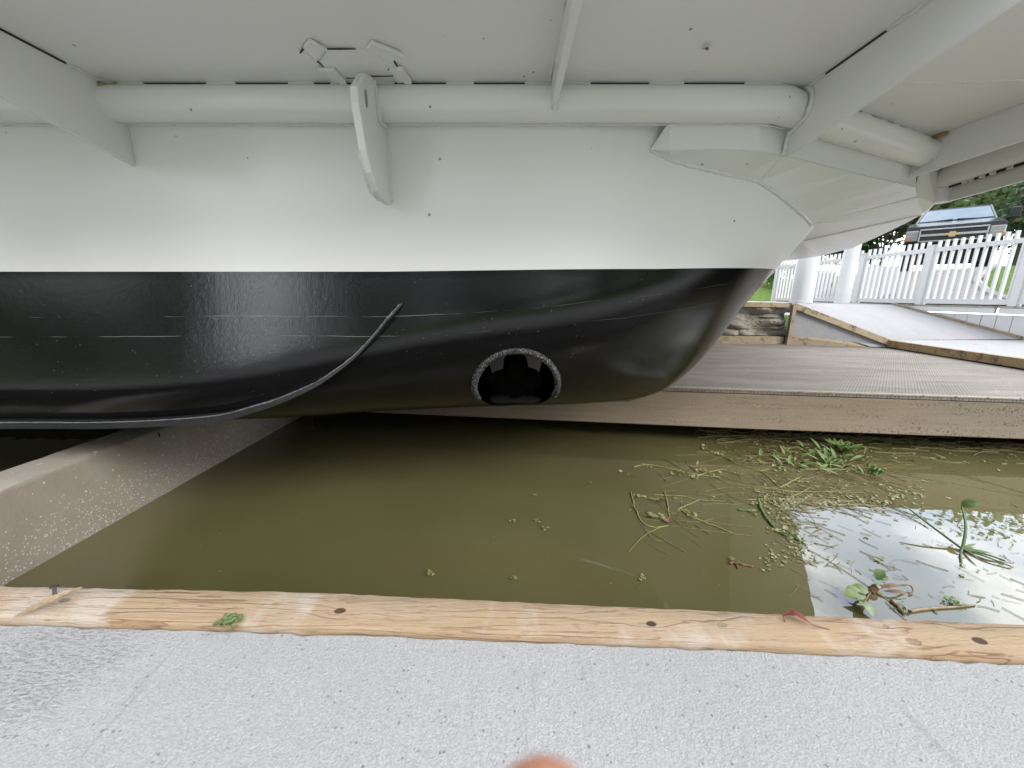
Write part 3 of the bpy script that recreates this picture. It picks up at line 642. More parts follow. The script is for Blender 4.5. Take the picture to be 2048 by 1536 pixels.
# ------------------------------------------------------------------ trees and shrubs
LF = [m_leafy('tree_leaf_'+n, a, b, .5, .35, 3) for n, a, b in (('fresh', (.06, .14, .04), (.14, .24, .07)), ('deep', (.035, .08, .03), (.08, .15, .05)), ('grey', (.07, .12, .07), (.14, .20, .12)))]
MBARK = m_oldwood('bark', (.12, .10, .08), (.24, .20, .16), .4)
def tree(name, label, x, y, h, cr, lf, seed, n=5200, trunk_h=.35, group='trees beyond the truck', ls=.16):
    rnd = random.Random(seed); z0 = gz(x, y)-.1 if max(x-9.25, y-14.0) > 0 else .6; r = empty(name, (x, y, z0), 0, label, 'tree' if 'tree' in name else 'shrub', group)
    mb = MB(); top = Vector((x, y, z0+h*.8)); mb.tube([(x, y, z0), (x+.05, y, z0+h*trunk_h), top], lambda t: .035*h*(1-.8*t)*.6, 9)
    cl = []
    for k in range(15):
        a = rnd.uniform(0, 6.28); e = rnd.uniform(-.45, 1.0); q = cr*rnd.uniform(.45, .95)
        c = Vector((x + q*cos(a)*sqrt(max(.05, 1-e*e*.8)), y + q*sin(a)*sqrt(max(.05, 1-e*e*.8)), z0 + h*.62 + e*h*.33)); cl.append((c, cr*rnd.uniform(.25, .48)))
        s = Vector((x, y, z0+h*rnd.uniform(trunk_h*.7, .6))); mb.tube([s, (s+c)/2+Vector((0, 0, .15*cr*.3)), c], lambda t: .012*h*(1-.8*t), 6)
    mb.build('trunk', MBARK, r, smooth=True)
    mb = MB()
    for k in range(n):
        c, q = rnd.choice(cl); v = Vector((rnd.gauss(0, 1), rnd.gauss(0, 1), rnd.gauss(0, .8))).normalized()*q*rnd.uniform(.35, 1.08)
        p = c+v; d = Vector((rnd.uniform(-1, 1), rnd.uniform(-1, 1), rnd.uniform(-.9, .4))).normalized(); nn = Vector((rnd.uniform(-1, 1), rnd.uniform(-1, 1), rnd.uniform(.1, 1))).normalized()
        sd = d.cross(nn).normalized(); L_ = ls*rnd.uniform(.7, 1.4); W_ = L_*.32
        mb.add([p, p+d*L_*.5+sd*W_, p+d*L_, p+d*L_*.5-sd*W_], [(0, 1, 2, 3)])
    mb.build('crown', lf, r)
tree('leafy_tree', 'tall fresh green leafy tree right of the truck with sky showing through', 22.3, 18.0, 5.8, 4.0, m_leafy('sunlit_leaf', (.10, .18, .06), (.24, .34, .13), .5, .35, 3), 3, 9500, ls=.24)
tree('leafy_tree', 'deep green tree directly above the truck roof', 27.0, 26.0, 8.5, 5.0, LF[1], 5, 9500, ls=.34)
tree('leafy_tree', 'pale grey-green tree at the far right edge behind the mirror', 21.6, 15.2, 4.2, 2.6, LF[2], 8, 6000, ls=.2)
tree('round_shrub', 'low dark green shrub on the lawn right of the truck', 19.0, 13.6, 2.2, 1.2, LF[1], 11, 2600, .15, 'shrubs on the lawn', .10)
tree('round_shrub', 'dark shrub left of the truck half hidden by the boat', 18.6, 20.5, 4.2, 2.9, LF[1], 12, 6000, .15, 'shrubs on the lawn', .22)
tree('round_shrub', 'broad dark shrub behind the white pilings', 16.0, 21.5, 3.6, 2.8, LF[1], 15, 5000, .15, 'shrubs on the lawn', .22)
tree('round_shrub', 'small shrub on the lawn behind the black bow', 10.6, 15.5, 1.2, .8, LF[0], 14, 1800, .15, 'shrubs on the lawn', .09)

p = Vector((-4.5, -2.5, .56)); mb = MB(); mb.lathe([(.25, .0), (.25, 3.0), (.22, 3.06), (0, 3.08)], p, 20)
thing(mb, 'mooring_post', plain('tarred_wood', (.03, .026, .022), .9, .4, 12, .6), 'dark timber mooring post behind the camera, mirrored as a dark stripe in the hull', 'post', smooth=True, ang=40)
mb = MB(); rnd = random.Random(21); cl = [(Vector((rnd.uniform(-40, 36), rnd.uniform(-24, -11), rnd.uniform(.8, 6.0))), rnd.uniform(1.2, 2.6)) for k in range(95)]
cl = [(c, q) for c, q in cl if not -.86 < (c.x+.97)/(1.62-c.y) < -.40]
for k in range(17000):
    c, q = rnd.choice(cl); v = Vector((rnd.gauss(0, 1), rnd.gauss(0, 1), rnd.gauss(0, .8))).normalized()*q*rnd.uniform(.3, 1.05); p = c+v
    d = Vector((rnd.uniform(-1, 1), rnd.uniform(-1, 1), rnd.uniform(-1, 1))).normalized(); sd_ = d.orthogonal().normalized(); L_ = .5
    mb.add([p, p+d*L_*.5+sd_*.17, p+d*L_, p+d*L_*.5-sd_*.17], [(0, 1, 2, 3)])
mb.build('far_wood', LF[1])['kind'] = 'stuff'

# ------------------------------------------------------------------ the boat (worked out in the boat's own level frame, then laid over by BT)
YC, HB, ZK, ZT, X0H = 2.25, .63, .575, 1.93, .12
bx = lambda px, py, x: at_x(px, py, x, AB)
by = lambda px, py, y: at_y(px, py, y, AB)
bz = lambda px, py, z: at_z(px, py, z, AB)
STEM = sorted([(p.z, p.x) for p in [by(px, py, YC) for px, py in ((1628, 450), (1544, 541), (1474, 620), (1424, 690), (1384, 735), (1334, 778), (1294, 795))]] + [(ZK, .70)])
_zz = [ZK + .012*i for i in range(120)]; _xx = [tab(z, STEM) for z in _zz]
for _ in range(14): _xx = [_xx[0]] + [(_xx[i-1]+2*_xx[i]+_xx[i+1])/4 for i in range(1, 119)] + [_xx[119]]
STEM = list(zip(_zz, _xx))
def Xs(z): return tab(z, STEM)
QT = [(-9, 3.4), (-1.7, 3.4), (-1.15, 2.9), (-.7, 2.3), (-.3, 2.0), (.1, 1.85), (.8, 1.75), (1.6, 1.6)]
HT = [(-9, .30), (-1.7, .30), (-1.15, .36), (-.7, .46), (-.3, .55), (.1, .62), (.8, .75), (1.6, 1.0)]
def gsec(z, X):
    Xc = max(-9, min(1.6, X)); u = min(1, max(0, (z-ZK)/tab(Xc, HT))); q = tab(max(-9, min(1.6, X)), QT); return (1-(1-u)**q)**(1/q)
def wpl(t): t = min(1, max(0, t)); return max(.012, (1-t**1.95)**.66)
def tum(z): return .105*min(.5, max(0, 1.30-z))        # the black side leans out a little below the paint line
def halfb(X, z):
    w_ = 1 if X <= X0H else wpl((X-X0H)/max(.05, Xs(z)-X0H)); return (HB + tum(z))*w_*gsec(z, X)
def hull_hit(px, py, off=0.0):
    d = ray(px, py, AB); f = lambda t: (CAM+d*t).y - (YC-halfb((CAM+d*t).x, (CAM+d*t).z)) if ZK-.03 < (CAM+d*t).z and (CAM+d*t).x < Xs((CAM+d*t).z) else -1
    a = 1.0
    for i in range(400):
        b = a + .006
        if f(b) >= 0:
            for _ in range(30):
                m_ = (a+b)/2
                if f(m_) >= 0: b = m_
                else: a = m_
            p = CAM+d*b; return p - d.normalized()*off
        a = b
    return CAM + d*((YC-.1)/d.y)
def zpl(X): return tab(X, [(-9, 1.296), (-.5, 1.296), (.6, 1.310), (1.46, 1.340), (2.2, 1.37)])
boat = empty('catamaran_boat', BT((-.5, 2.25, ZK)), 0, 'white and black painted steel boat whose bow overhangs the dock basin', 'boat')
def make_hull(xf):
    mb = MB(xf); NL, NU = 34, 16; cols = [('x', -18 + 11.3*i/4) for i in range(4)] + [('x', -6.7 + 6.8*i/44) for i in range(44)] + [('t', sin(pi/2*i/46)) for i in range(47)]
    rows = []
    for kind, val in cols:
        near = []; far = []
        Xg = val if kind == 'x' else X0H + (1.45-X0H)*val
        zp = zpl(Xg)
        zs = [ZK + (zp-ZK)*(k/NL)**1.7 for k in range(NL+1)] + [zp + (ZT-zp)*(k+1)/NU for k in range(NU)]
        for z in zs:
            if kind == 'x': X = val; b = (HB+tum(z))*gsec(z, X)
            else: X = X0H + (Xs(z)-X0H)*val; b = (HB+tum(z))*wpl(val)*gsec(z, X)
            near.append((X, YC-b, z)); far.append((X, YC+b, z))
        rows.append(near[::-1] + far[1:])
    n = len(rows[0]); vs = [p for r in rows for p in r]; NV = NL+NU
    mb.add(vs, [])
    o = 0
    for i in range(len(rows)-1):
        for k in range(n-1):
            kk = k if k < NV else n-2-k
            mb.f.append((i*n+k, (i+1)*n+k, (i+1)*n+k+1, i*n+k+1)); mb.mi.append(0 if kk < NU else 1)
        mb.f.append((i*n, i*n+n-1, (i+1)*n+n-1, (i+1)*n)); mb.mi.append(0)
    mb.f.append(tuple(range(n))[::-1]); mb.mi.append(0); e = (len(rows)-1)*n; mb.f.append(tuple(range(e, e+n))); mb.mi.append(0)
    return mb
hull = make_hull(BT).build('hull', [MW, MBK], boat, smooth=True, ang=40)
far_hull_mesh = hull.data.copy()
TX, TZ, TR = .022, .776, .187
mb = MB(BT); mb.lathe([(0, -1.2), (TR, -1.2), (TR, 1.2), (0, 1.2)], (TX, YC, TZ), 64, 'y'); ct = mb.build('cutter', [MW, MBK], boat)
ct.data.polygons.foreach_set('material_index', [1]*len(ct.data.polygons))
md = hull.modifiers.new('tunnel', 'BOOLEAN'); md.object = ct; md.operation = 'DIFFERENCE'; md.solver = 'EXACT'
dg = bpy.context.evaluated_depsgraph_get(); me = bpy.data.meshes.new_from_object(hull.evaluated_get(dg))
hull.modifiers.clear(); hull.data = me; fh = bpy.data.objects.new('hull', far_hull_mesh); col.objects.link(fh); fh.parent = boat; fh.location = (0, 4.2, 0); bpy.data.objects.remove(ct)
print('hull faces', len(me.polygons), [m_.name for m_ in me.materials])
def part(mb, name, m_, parent=boat, **kw): return mb.build(name, m_, parent, **kw)
def arcpts(pts, n):
    r = []
    for i in range(len(pts)-1):
        for k in range(n): r.append(Vector(pts[i]).lerp(Vector(pts[i+1]), k/n))
    return r+[Vector(pts[-1])]
def smooth_path(pts, n=8):
    P = [Vector(p) for p in pts]; r = []
    for i in range(len(P)-1):
        a, b, c, d = P[max(0, i-1)], P[i], P[i+1], P[min(len(P)-1, i+2)]
        for k in range(n):
            t = k/n; r.append(.5*((2*b)+(c-a)*t+(2*a-5*b+4*c-d)*t*t+(3*b-a-3*c+d)*t**3))
    return r+[P[-1]]
def bead(pts, r=.005, jit=.35, step=.007, name='weld_bead', m_=None, parent=boat, seg=7):
    P = [Vector(p) for p in pts]; path = []
    for a, b in zip(P, P[1:]):
        n = max(1, int((b-a).length/step)); path += [a.lerp(b, k/n) for k in range(n)]
    path.append(P[-1]); mb = MB(BT); mb.tube(path, r, seg, jit); return part(mb, name, m_ or MWELD, parent, smooth=True, ang=80)
ZC = 1.935
# tunnel rim and thruster
ring = []
for i in range(421):
    a = radians(-18 + 216*i/420); x, z = TX + (TR+.008)*cos(a), TZ + (TR+.008)*sin(a); z = max(z, ZK+.012); ring.append((x, YC-halfb(x, z)-.006, z))
mb = MB(BT); mb.tube(ring, .0135, 8, .28); rim = part(mb, 'tunnel_rim', MRIM, smooth=True, ang=80)
thr = None
mb = MB(BT); mb.lathe([(0, -.16), (.06, -.13), (.075, -.05), (.075, .12), (.03, .18), (0, .18)], (TX, YC+.05, TZ+.01), 20, 'y'); mb.bar((TX+.01, YC+.08, TZ+.05), (TX+.01, YC+.08, TZ+TR), .075, .13, up=(0, 1, 0)); thr = part(mb, 'thruster', MDARK, smooth=True)
for k in (92, 212, 240, 270, 300, 328):
    a = radians(k); mb = MB(BT); ca, sa = cos(a), sin(a); vs = []
    for s in range(7):
        r = .05 + .125*s/6; wd = .062*sin(pi*(.25+.6*s/6)); tw = .6-.35*s/6
        for e in (-1, 1): vs.append((TX + r*ca - e*wd*sa*cos(tw), YC-.05 + e*wd*sin(tw), TZ+.01 + r*sa + e*wd*ca*cos(tw)))
    mb.add(vs, [(2*s, 2*s+1, 2*s+3, 2*s+2) for s in range(6)]); part(mb, 'blade', MDARK, thr, smooth=True)
mb = MB(BT); mb.tube([(TX+(TR-.012)*cos(radians(a_)), YC+.30, TZ+(TR-.012)*sin(radians(a_))) for a_ in range(104, 176, 4)], lambda t: .016*sin(pi*(.08+.84*t)), 8); part(mb, 'tunnel_liner', MSTEEL, smooth=True)
# spray strake on the black side
sp = [hull_hit(px, py) for px, py in ((6, 838), (120, 838), (220, 838), (330, 834), (450, 824), (520, 806), (560, 794), (600, 778), (640, 760), (675, 738), (710, 712), (735, 688), (760, 660), (782, 632), (806, 602))]
sp = [Vector((-17.9, sp[0].y, sp[0].z)), Vector((-4, sp[0].y, sp[0].z))] + sp; sp = sp[:2] + smooth_path(sp[2:], 8)
vs = []; fs = []; n = len(sp)
for i, p in enumerate(sp):
    e = min(1, (n-1-i)/10+.15); pr = .040*e + .004
    h = (.030 if p.x < -1.2 else .030-.016*sstep(-1.2, -.5, p.x))
    vs += [(p.x, p.y+.02, p.z+.004), (p.x, p.y-pr, p.z-.003), (p.x, p.y-pr-.001, p.z-h), (p.x, p.y+.03, p.z-h-.004)]
for i in range(n-1):
    for k in range(4): a = i*4; fs.append((a+k, a+(k+1) % 4, a+4+(k+1) % 4, a+4+k))
fs += [(0, 1, 2, 3), tuple((n-1)*4+k for k in (3, 2, 1, 0))]
mb = MB(BT); mb.add(vs, fs); sk = part(mb, 'spray_rail', MSTRK, smooth=True, ang=30)
bead([(vs[i*4][0], vs[i*4+1][1]+.002, vs[i*4+1][2]+.001) for i in range(2, n-2, 2)], .0026, .5, .006, 'worn_edge', MSCUFF, sk, 6)
# deck (underside is the ceiling of the picture)
FR = [(2.11, .88), (2.27, 1.4), (2.44, 2.0), (2.585, 2.5), (2.70, 2.68), (2.97, 3.08), (3.44, 3.84), (3.91, 4.64), (4.3, 5.6), (4.35, 7.0), (3.9, 8.3)]
mb = MB(BT); mb.prism([(x, y, ZC) for x, y in [(-18, .88)] + FR + [(-18, 8.3)]], (0, 0, .07)); part(mb, 'deck', MW)
# half-round rub pipe along the hull top and round the bow shoulder
PP = [(-18, 1.573), (-3, 1.573), (0, 1.573), (.90, 1.573), (.97, 1.578), (1.10, 1.640), (1.25, 1.715), (1.95, 2.035), (2.10, 2.12)]
mb = MB(BT); mb.tube(arcpts([(x, y, 1.872) for x, y in PP], 4), .0575, 22); part(mb, 'rub_pipe', MW, smooth=True, ang=50)
mb = MB(BT); mb.add([(x, y-.010, z) for x, y in PP for z in (1.9305, 1.9352)], [(2*i, 2*i+2, 2*i+3, 2*i+1) for i in range(len(PP)-1)]); part(mb, 'seam', MGAP)  # dark strip drawn in for the shadow gap over the pipe
for a, b in ((213, 290), (417, 474), (580, 630), (664, 692), (742, 790), (893, 948), (1050, 1180), (1297, 1365), (1487, 1600)):
    xa, xb = bz(a, 168, 1.932).x, bz(b, 168, 1.932).x; bead([(xa, 1.560, 1.930), (min(xb, .93), 1.560, 1.930)] + ([(xb, 1.59, 1.93)] if xb > .95 else []), .0075, .25, .006)
bead([(x, 1.566, 1.93) for x in (-2.7, -2.55)], .0075); bead([(x, 1.566, 1.93) for x in (-2.15, -1.95)], .0075)
for a, b in ((1650, 1655), (1672, 1690), (1712, 1722), (1735, 1750), (1760, 1842)):
    pa, pb = tab(a, [(1623, .0), (1845, 1.0)]), tab(b, [(1623, .0), (1845, 1.0)]); q = lambda s: (1.25+s*.80, 1.70+s*.365, 1.930)
    bead([q(pa), q(pb)], .007, .25, .006)
SY = YC-HB
seam = [(x, SY-.006, 1.823+.0*x) for x in (-4, -2, -.3, .3, .95)]
bead(seam, .0042, .4, .012); bead([(.95, SY-.003, 1.823), (1.11, 1.675, 1.823), (1.25, 1.745, 1.823), (1.95, 2.065, 1.823)], .004, .4, .012)
# bow shoulder
PL = [(.55, SY-.012), (.93, SY-.004), (1.098, 1.683), (1.229, 1.755), (1.913, 2.068), (2.105, 2.190), (2.2, 2.25)]
def on_path(px, py):
    d = ray(px, py, AB); best = None
    for a, b in zip(PL, PL[1:]):
        A_ = Vector(a); D = Vector(b)-A_; den = d.x*D.y - d.y*D.x
        if abs(den) < 1e-9: continue
        t = (A_.x*D.y - A_.y*D.x)/den; s = (A_.x*d.y - A_.y*d.x)/den
        if -.001 <= s <= 1.001: return CAM+d*t
    d2 = CAM + d*(PL[0][1]/d.y); return d2
Btop = [on_path(px, py) for px, py in ((1338, 249), (1400, 245), (1467, 243), (1521, 243), (1584, 258), (1623, 273), (1710, 297), (1807, 324), (1834, 340))]
Bpx = [(1302, 300), (1338, 301), (1400, 299), (1467, 299), (1520, 303), (1568, 310), (1623, 324), (1710, 346), (1799, 367), (1831, 375)]
Bbot = [on_path(px, py) for px, py in Bpx]; Bbot[0] = hull_hit(1302, 300, .004)
# vertical face: triangulate between the two edges
face = [Bbot[0]] + Bbot[1:] + Btop[::-1]
mb = MB(BT)
tp = [Btop[0], Btop[0], Btop[1], Btop[2], Btop[3], Btop[4], Btop[5], Btop[6], Btop[7], Btop[8]]
for i in range(len(Bbot)-1):
    mb.add([Bbot[i], Bbot[i+1], tp[i+1], tp[i]] if tp[i] != tp[i+1] else [Bbot[i], Bbot[i+1], tp[i]], [(0, 1, 2, 3)] if tp[i] != tp[i+1] else [(0, 1, 2)])
HC = [hull_hit(px, py, .0) for px, py in ((1302, 301), (1346, 322), (1390, 334), (1435, 345), (1480, 354), (1517, 363))]
for i in range(5): mb.add([Bbot[i], Bbot[i+1], HC[i+1], HC[i]], [(3, 2, 1, 0)])
a1 = hull_hit(1621, 449); H2 = [hull_hit(px, py) for px, py in ((1545, 382), (1572, 402), (1600, 426))]
a2 = by(1834, 394, 2.36)
up_ = [Bbot[5], Bbot[6], Bbot[7], Bbot[8], Bbot[9]]; dn_ = [HC[5]] + H2 + [a1]
for i in range(4): mb.add([up_[i], up_[i+1], dn_[i+1], dn_[i]], [(3, 2, 1, 0)])
mb.add([Bbot[9], a2, a1], [(0, 1, 2)])
b1 = by(1594, 484, 2.62); b2 = by(1846, 428, 2.56); l1 = Vector((2.70, 2.68, 1.74)); LL = [l1, Vector((2.97, 3.08, 1.74)), Vector((3.44, 3.84, 1.74)), Vector((3.91, 4.64, 1.74)), Vector((4.3, 5.6, 1.74)), Vector((4.35, 7.0, 1.74))]
a0 = hull_hit(1616, 455); 
mb.add([a1, a2, b2, b1], [(0, 3, 2, 1)])
mb.add([b1, b2]+LL, [(0, 1, 2)] + [(0, i+2, i+3) for i in range(len(LL)-1)])
part(mb, 'bow_shoulder', MW)
mb = MB(BT); vs = [(p.x, p.y, z) for p in LL for z in (1.74, 1.934)]; mb.add(vs, [(2*i, 2*i+2, 2*i+3, 2*i+1) for i in range(len(LL)-1)])
mb.add([(p.x-.03, p.y+.0, z) for p in LL for z in (1.738, 1.934)], [(2*i, 2*i+1, 2*i+3, 2*i+2) for i in range(len(LL)-1)]); part(mb, 'bow_plate', MW)
for pts, r in ((HC + H2 + [a1], .0085), ([Btop[0], Bbot[0]], .005), (Bbot[:6], .003), (Bbot[5:], .003), ([Bbot[5], HC[5]], .003), ([a1, a2], .005), ([b1, b2], .006)): bead(pts, r, .4, .01)
# end plates and corner of the overhang, forward rub pipe
cp = bz(1872, 404, 1.745)
mb = MB(BT); e0 = Bbot[9]; e1 = Vector((cp.x, cp.y, 1.74)); e2 = l1
mb.add([e0, (e0.x, e0.y, 1.934), (cp.x, cp.y, 1.934), e1, b2, a2], [(0, 1, 2, 3, 4, 5)]); mb.add([e1, b2, l1], [(0, 1, 2)]); mb.add([e1, l1, (l1.x, l1.y, 1.934), (cp.x, cp.y, 1.934)], [(0, 1, 2, 3)]); part(mb, 'corner_plate', MW)
mb = MB(BT); mb.tube([(cp.x+.01, cp.y-.01, 1.738), (cp.x+.01, cp.y-.01, 1.934)], .05, 20); part(mb, 'corner_pipe', MW, smooth=True, ang=50)
FP = [(x-.05, y) for x, y in FR[:3]] + [(cp.x-.02, cp.y-.03)]
mb = MB(BT); mb.tube(arcpts([(x, y, 1.868) for x, y in FP], 5), .055, 20); part(mb, 'rub_pipe', MW, smooth=True, ang=50)
mb = MB(BT); FP2 = [(x+.055, y) for x, y in FP[:-1]] + [(cp.x+.03, cp.y)]
vs = []
for x, y in FP2: vs += [(x, y, 1.738), (x+.02, y, 1.738), (x+.02, y, 1.934), (x, y, 1.806)]
mb.add(vs, [(4*i+k, 4*i+(k+1) % 4, 4*i+4+(k+1) % 4, 4*i+4+k) for i in range(len(FP2)-1) for k in range(4)] + [(0, 1, 2, 3)]); part(mb, 'guard_plate', MW)
mb = MB(BT); mb.add([(x-.022, y, z) for x, y in FP2 for z in (1.806, 1.822)], [(2*i, 2*i+2, 2*i+3, 2*i+1) for i in range(len(FP2)-1)]); part(mb, 'seam', MGAP)
for s in (.12, .30, .42, .55, .63):
    p = Vector(FP2[2]).lerp(Vector(FP2[3]), s); q = Vector(FP2[2]).lerp(Vector(FP2[3]), s+.05); bead([(p.x-.026, p.y, 1.812), (q.x-.026, q.y, 1.812)], .008)
# overhang brackets
def bracket(X, ytop, bot_in, bot_out_px, ymin=.9, t=.012, cut=True):
    o = bx(bot_out_px[0], bot_out_px[1], X); i_ = Vector((X, bot_in[0], bot_in[1])); sl = (o.z-i_.z)/(o.y-i_.y); ze = min(ZC-.02, i_.z + sl*(ymin-i_.y))
    poly = [(X-t/2, ytop, ZC), (X-t/2, ymin, ZC), (X-t/2, ymin, ze), (X-t/2, i_.y, i_.z)]
    mb = MB(BT); mb.prism(poly, (t, 0, 0)); b = part(mb, 'bracket', MW, bevel=.002)
    return b, i_, ze
b, i_, ze = bracket(-1.447, SY+.03, (SY+.03, 1.676), (0, 192))
sx = .008
bead([(-1.447+sx, SY-.003, 1.69), (-1.447+sx, SY-.004, 1.82)], .003, .3); 
for a, c in ((1.0, 1.05), (1.16, 1.24), (1.44, 1.56)): bead([(-1.447+sx, a, ZC-.002), (-1.447+sx, c, ZC-.002)], .006, .3)
mb = MB(BT); mb.box((-1.447+.004, 1.0, ZC-.006), (-1.447+.009, 1.56, ZC-.0005)); part(mb, 'seam', MGAP)
mb = MB(BT); mb.tube([(-1.438, 1.535, 1.915), (-1.41, 1.545, 1.917), (-1.385, 1.548, 1.920)], .008, 8, .3); part(mb, 'rust_stain', MSTAIN, smooth=True)
b, i_, ze = bracket(1.068, 1.72, (1.655, 1.724), (2041, 6))
for a, c in ((1.0, 1.06), (1.12, 1.28), (1.50, 1.60)): bead([(1.068-sx, a, ZC-.002), (1.068-sx, c, ZC-.002)], .007, .35)
mb = MB(BT); mb.box((1.068-.009, 1.0, ZC-.006), (1.068-.004, 1.56, ZC-.0005)); part(mb, 'seam', MGAP)
wr = [(1.057, 1.585, 1.930)] + [(1.057, 1.605-.0575*sin(a)-.004, 1.872+.0575*cos(a)) for a in [pi*k/10 for k in range(1, 9)]] + [(1.057, 1.645, 1.80), (1.057, 1.658, 1.735)]
bead(wr, .008, .35)
p3 = bx(1809, 359, 2.005)
b, i_, ze = bracket(2.005, 2.16, (p3.y+.02, p3.z-.005), (2048, 281))
for a, c in ((1.0, 1.5), (1.75, 1.83), (1.98, 2.06)): bead([(2.005-sx, a, ZC-.002), (2.005-sx, c, ZC-.002)], .006, .35)
wr = [(1.995, 2.055-.06*sin(a), 1.872+.058*cos(a)) for a in [pi*k/8 for k in range(1, 8)]] + [tuple(p3)]
bead(wr, .006, .35)
mb = MB(BT); mb.tube([(1.99, 2.03, 1.928), (1.985, 2.0, 1.93), (1.99, 1.97, 1.931)], .010, 8, .4); part(mb, 'rust_stain', MSTAIN, smooth=True)
# flat-bar stiffener under the deck
tip = bx(1124, 224, .15); mb = MB(BT)
mb.prism([(.137, 1.56, ZC), (.137, .9, ZC), (.137, .9, 1.845), (.137, 1.44, 1.845), (.137, 1.50, 1.842), (.137, 1.517, 1.862)], (.022, 0, 0)); part(mb, 'stiffener', MW, bevel=.003)
for a, c in ((1.0, 1.2), (1.42, 1.535)): bead([(.132, a, ZC-.003), (.132, c, ZC-.003)], .006, .3); bead([(.164, a, ZC-.003), (.164, c-.02, ZC-.003)], .006, .3)
bead([(.15, 1.505, 1.85), (.148, 1.515, 1.83)], .009, .3)
# pad-eye knee below the deck
kx = -.485; front = [bx(px, py, kx) for px, py in ((722, 146), (706, 172), (708, 205), (716, 250), (724, 300), (735, 345), (748, 383), (762, 398))]
pts = [(kx-.012, p.y, p.z) for p in front] + [(kx-.012, SY+.02, front[-1].z-.004), (kx-.012, SY+.02, 1.80), (kx-.012, 1.54, 1.90), (kx-.012, 1.50, ZC-.012)]
mb = MB(BT); mb.prism(pts, (.026, 0, 0)); ke = part(mb, 'lifting_knee', MW, bevel=.004)
h = bx(733, 197, kx+.0155); mb = MB(BT); mb.prism([(kx+.0146, h.y+.012*cos(t_), h.z+.026*sin(t_)) for t_ in [2*pi*k/16 for k in range(16)]], (.0012, 0, 0)); part(mb, 'slot', plain('shadowed_slot', (.30, .29, .28), .6), ke)
bead([(kx+.016, SY-.003, z) for z in (1.585, 1.68, 1.76, 1.81)], .007, .3); bead([(kx-.012, p.y+.004, p.z) for p in front[4:]], .006, .45)
bead([(kx+.016, 1.51+.0, 1.915), (kx+.02, 1.53, 1.80), (kx+.018, 1.60, 1.81)], .006, .4)
bead([(kx-.03, SY-.002, 1.566), (kx+.024, SY-.002, 1.563)], .008, .3)
# inserted octagon plate with welded clips
Z1 = ZC-.0035
oc = [(640, 122), (655, 100), (712, 98), (732, 100), (786, 122), (797, 139), (800, 150), (790, 165), (692, 166), (672, 142), (652, 139)]
mb = MB(BT); mb.prism([bz(px, py, Z1) for px, py in oc], (0, 0, .003)); ip = part(mb, 'insert_plate', MWF)
for a, b in (((652, 98), (712, 98)), ((633, 121), (652, 139)), ((652, 139), (672, 140)), ((672, 141), (693, 166)), ((600, 106), (612, 92)), ((787, 122), (798, 140)), ((776, 139), (800, 139)), ((742, 152), (800, 151)), ((693, 156), (716, 157))):
    mb = MB(BT); mb.tube([bz(a[0], a[1], ZC-.004), bz((a[0]+b[0])/2+random.uniform(-1, 1), (a[1]+b[1])/2+random.uniform(-1, 1), ZC-.004), bz(b[0], b[1], ZC-.004)], .0022, 6, .4); part(mb, 'seam', MGAP, ip)
for q in (((620, 83), (652, 99), (632, 119), (607, 98)), ((745, 86), (805, 110), (786, 122), (732, 100)), ((779, 139), (806, 138), (823, 164), (795, 167)), ((636, 139), (671, 140), (693, 165), (668, 166))):
    mb = MB(BT); mb.prism([bz(px, py, ZC-.011) for px, py in q], (0, 0, .008)); cl = part(mb, 'clip_plate', MWF, ip)
    bead([bz(q[0][0], q[0][1], ZC-.010), bz(q[1][0], q[1][1], ZC-.010)], .006, .4, .006, 'weld_bead', None, cl)
    bead([bz(q[2][0], q[2][1], ZC-.010), bz((q[2][0]+q[3][0])/2, (q[2][1]+q[3][1])/2, ZC-.010)], .005, .5, .006, 'weld_bead', None, cl)
bead([bz(1650, 170, ZC-.001), bz(1760, 166, ZC-.001), bz(2048, 160, ZC-.001)], .004, .3)
mb = MB(BT); p = hull_hit(330, 859); mb.tube([Vector((p.x, p.y-.045, p.z-.002)), Vector((p.x+.003, p.y-.045, p.z-.015)), Vector((p.x+.004, p.y-.045, p.z-.03))], lambda t: .004-.0015*t, 7, .3); part(mb, 'paint_drip', MBK, smooth=True)
mb = MB(BT); p = bz(1407, 97, ZC-.003); mb.leaf(p, (.2, -1, -.3), (0, 0, -1), .022, .02, .3, 4); mb.leaf(p, (-.4, -1, -.5), (0, 0, -1), .018, .012, .3, 4)
thing(mb, 'moth', GBR, 'tiny brown moth-like fleck clinging to the white deck underside', 'insect')

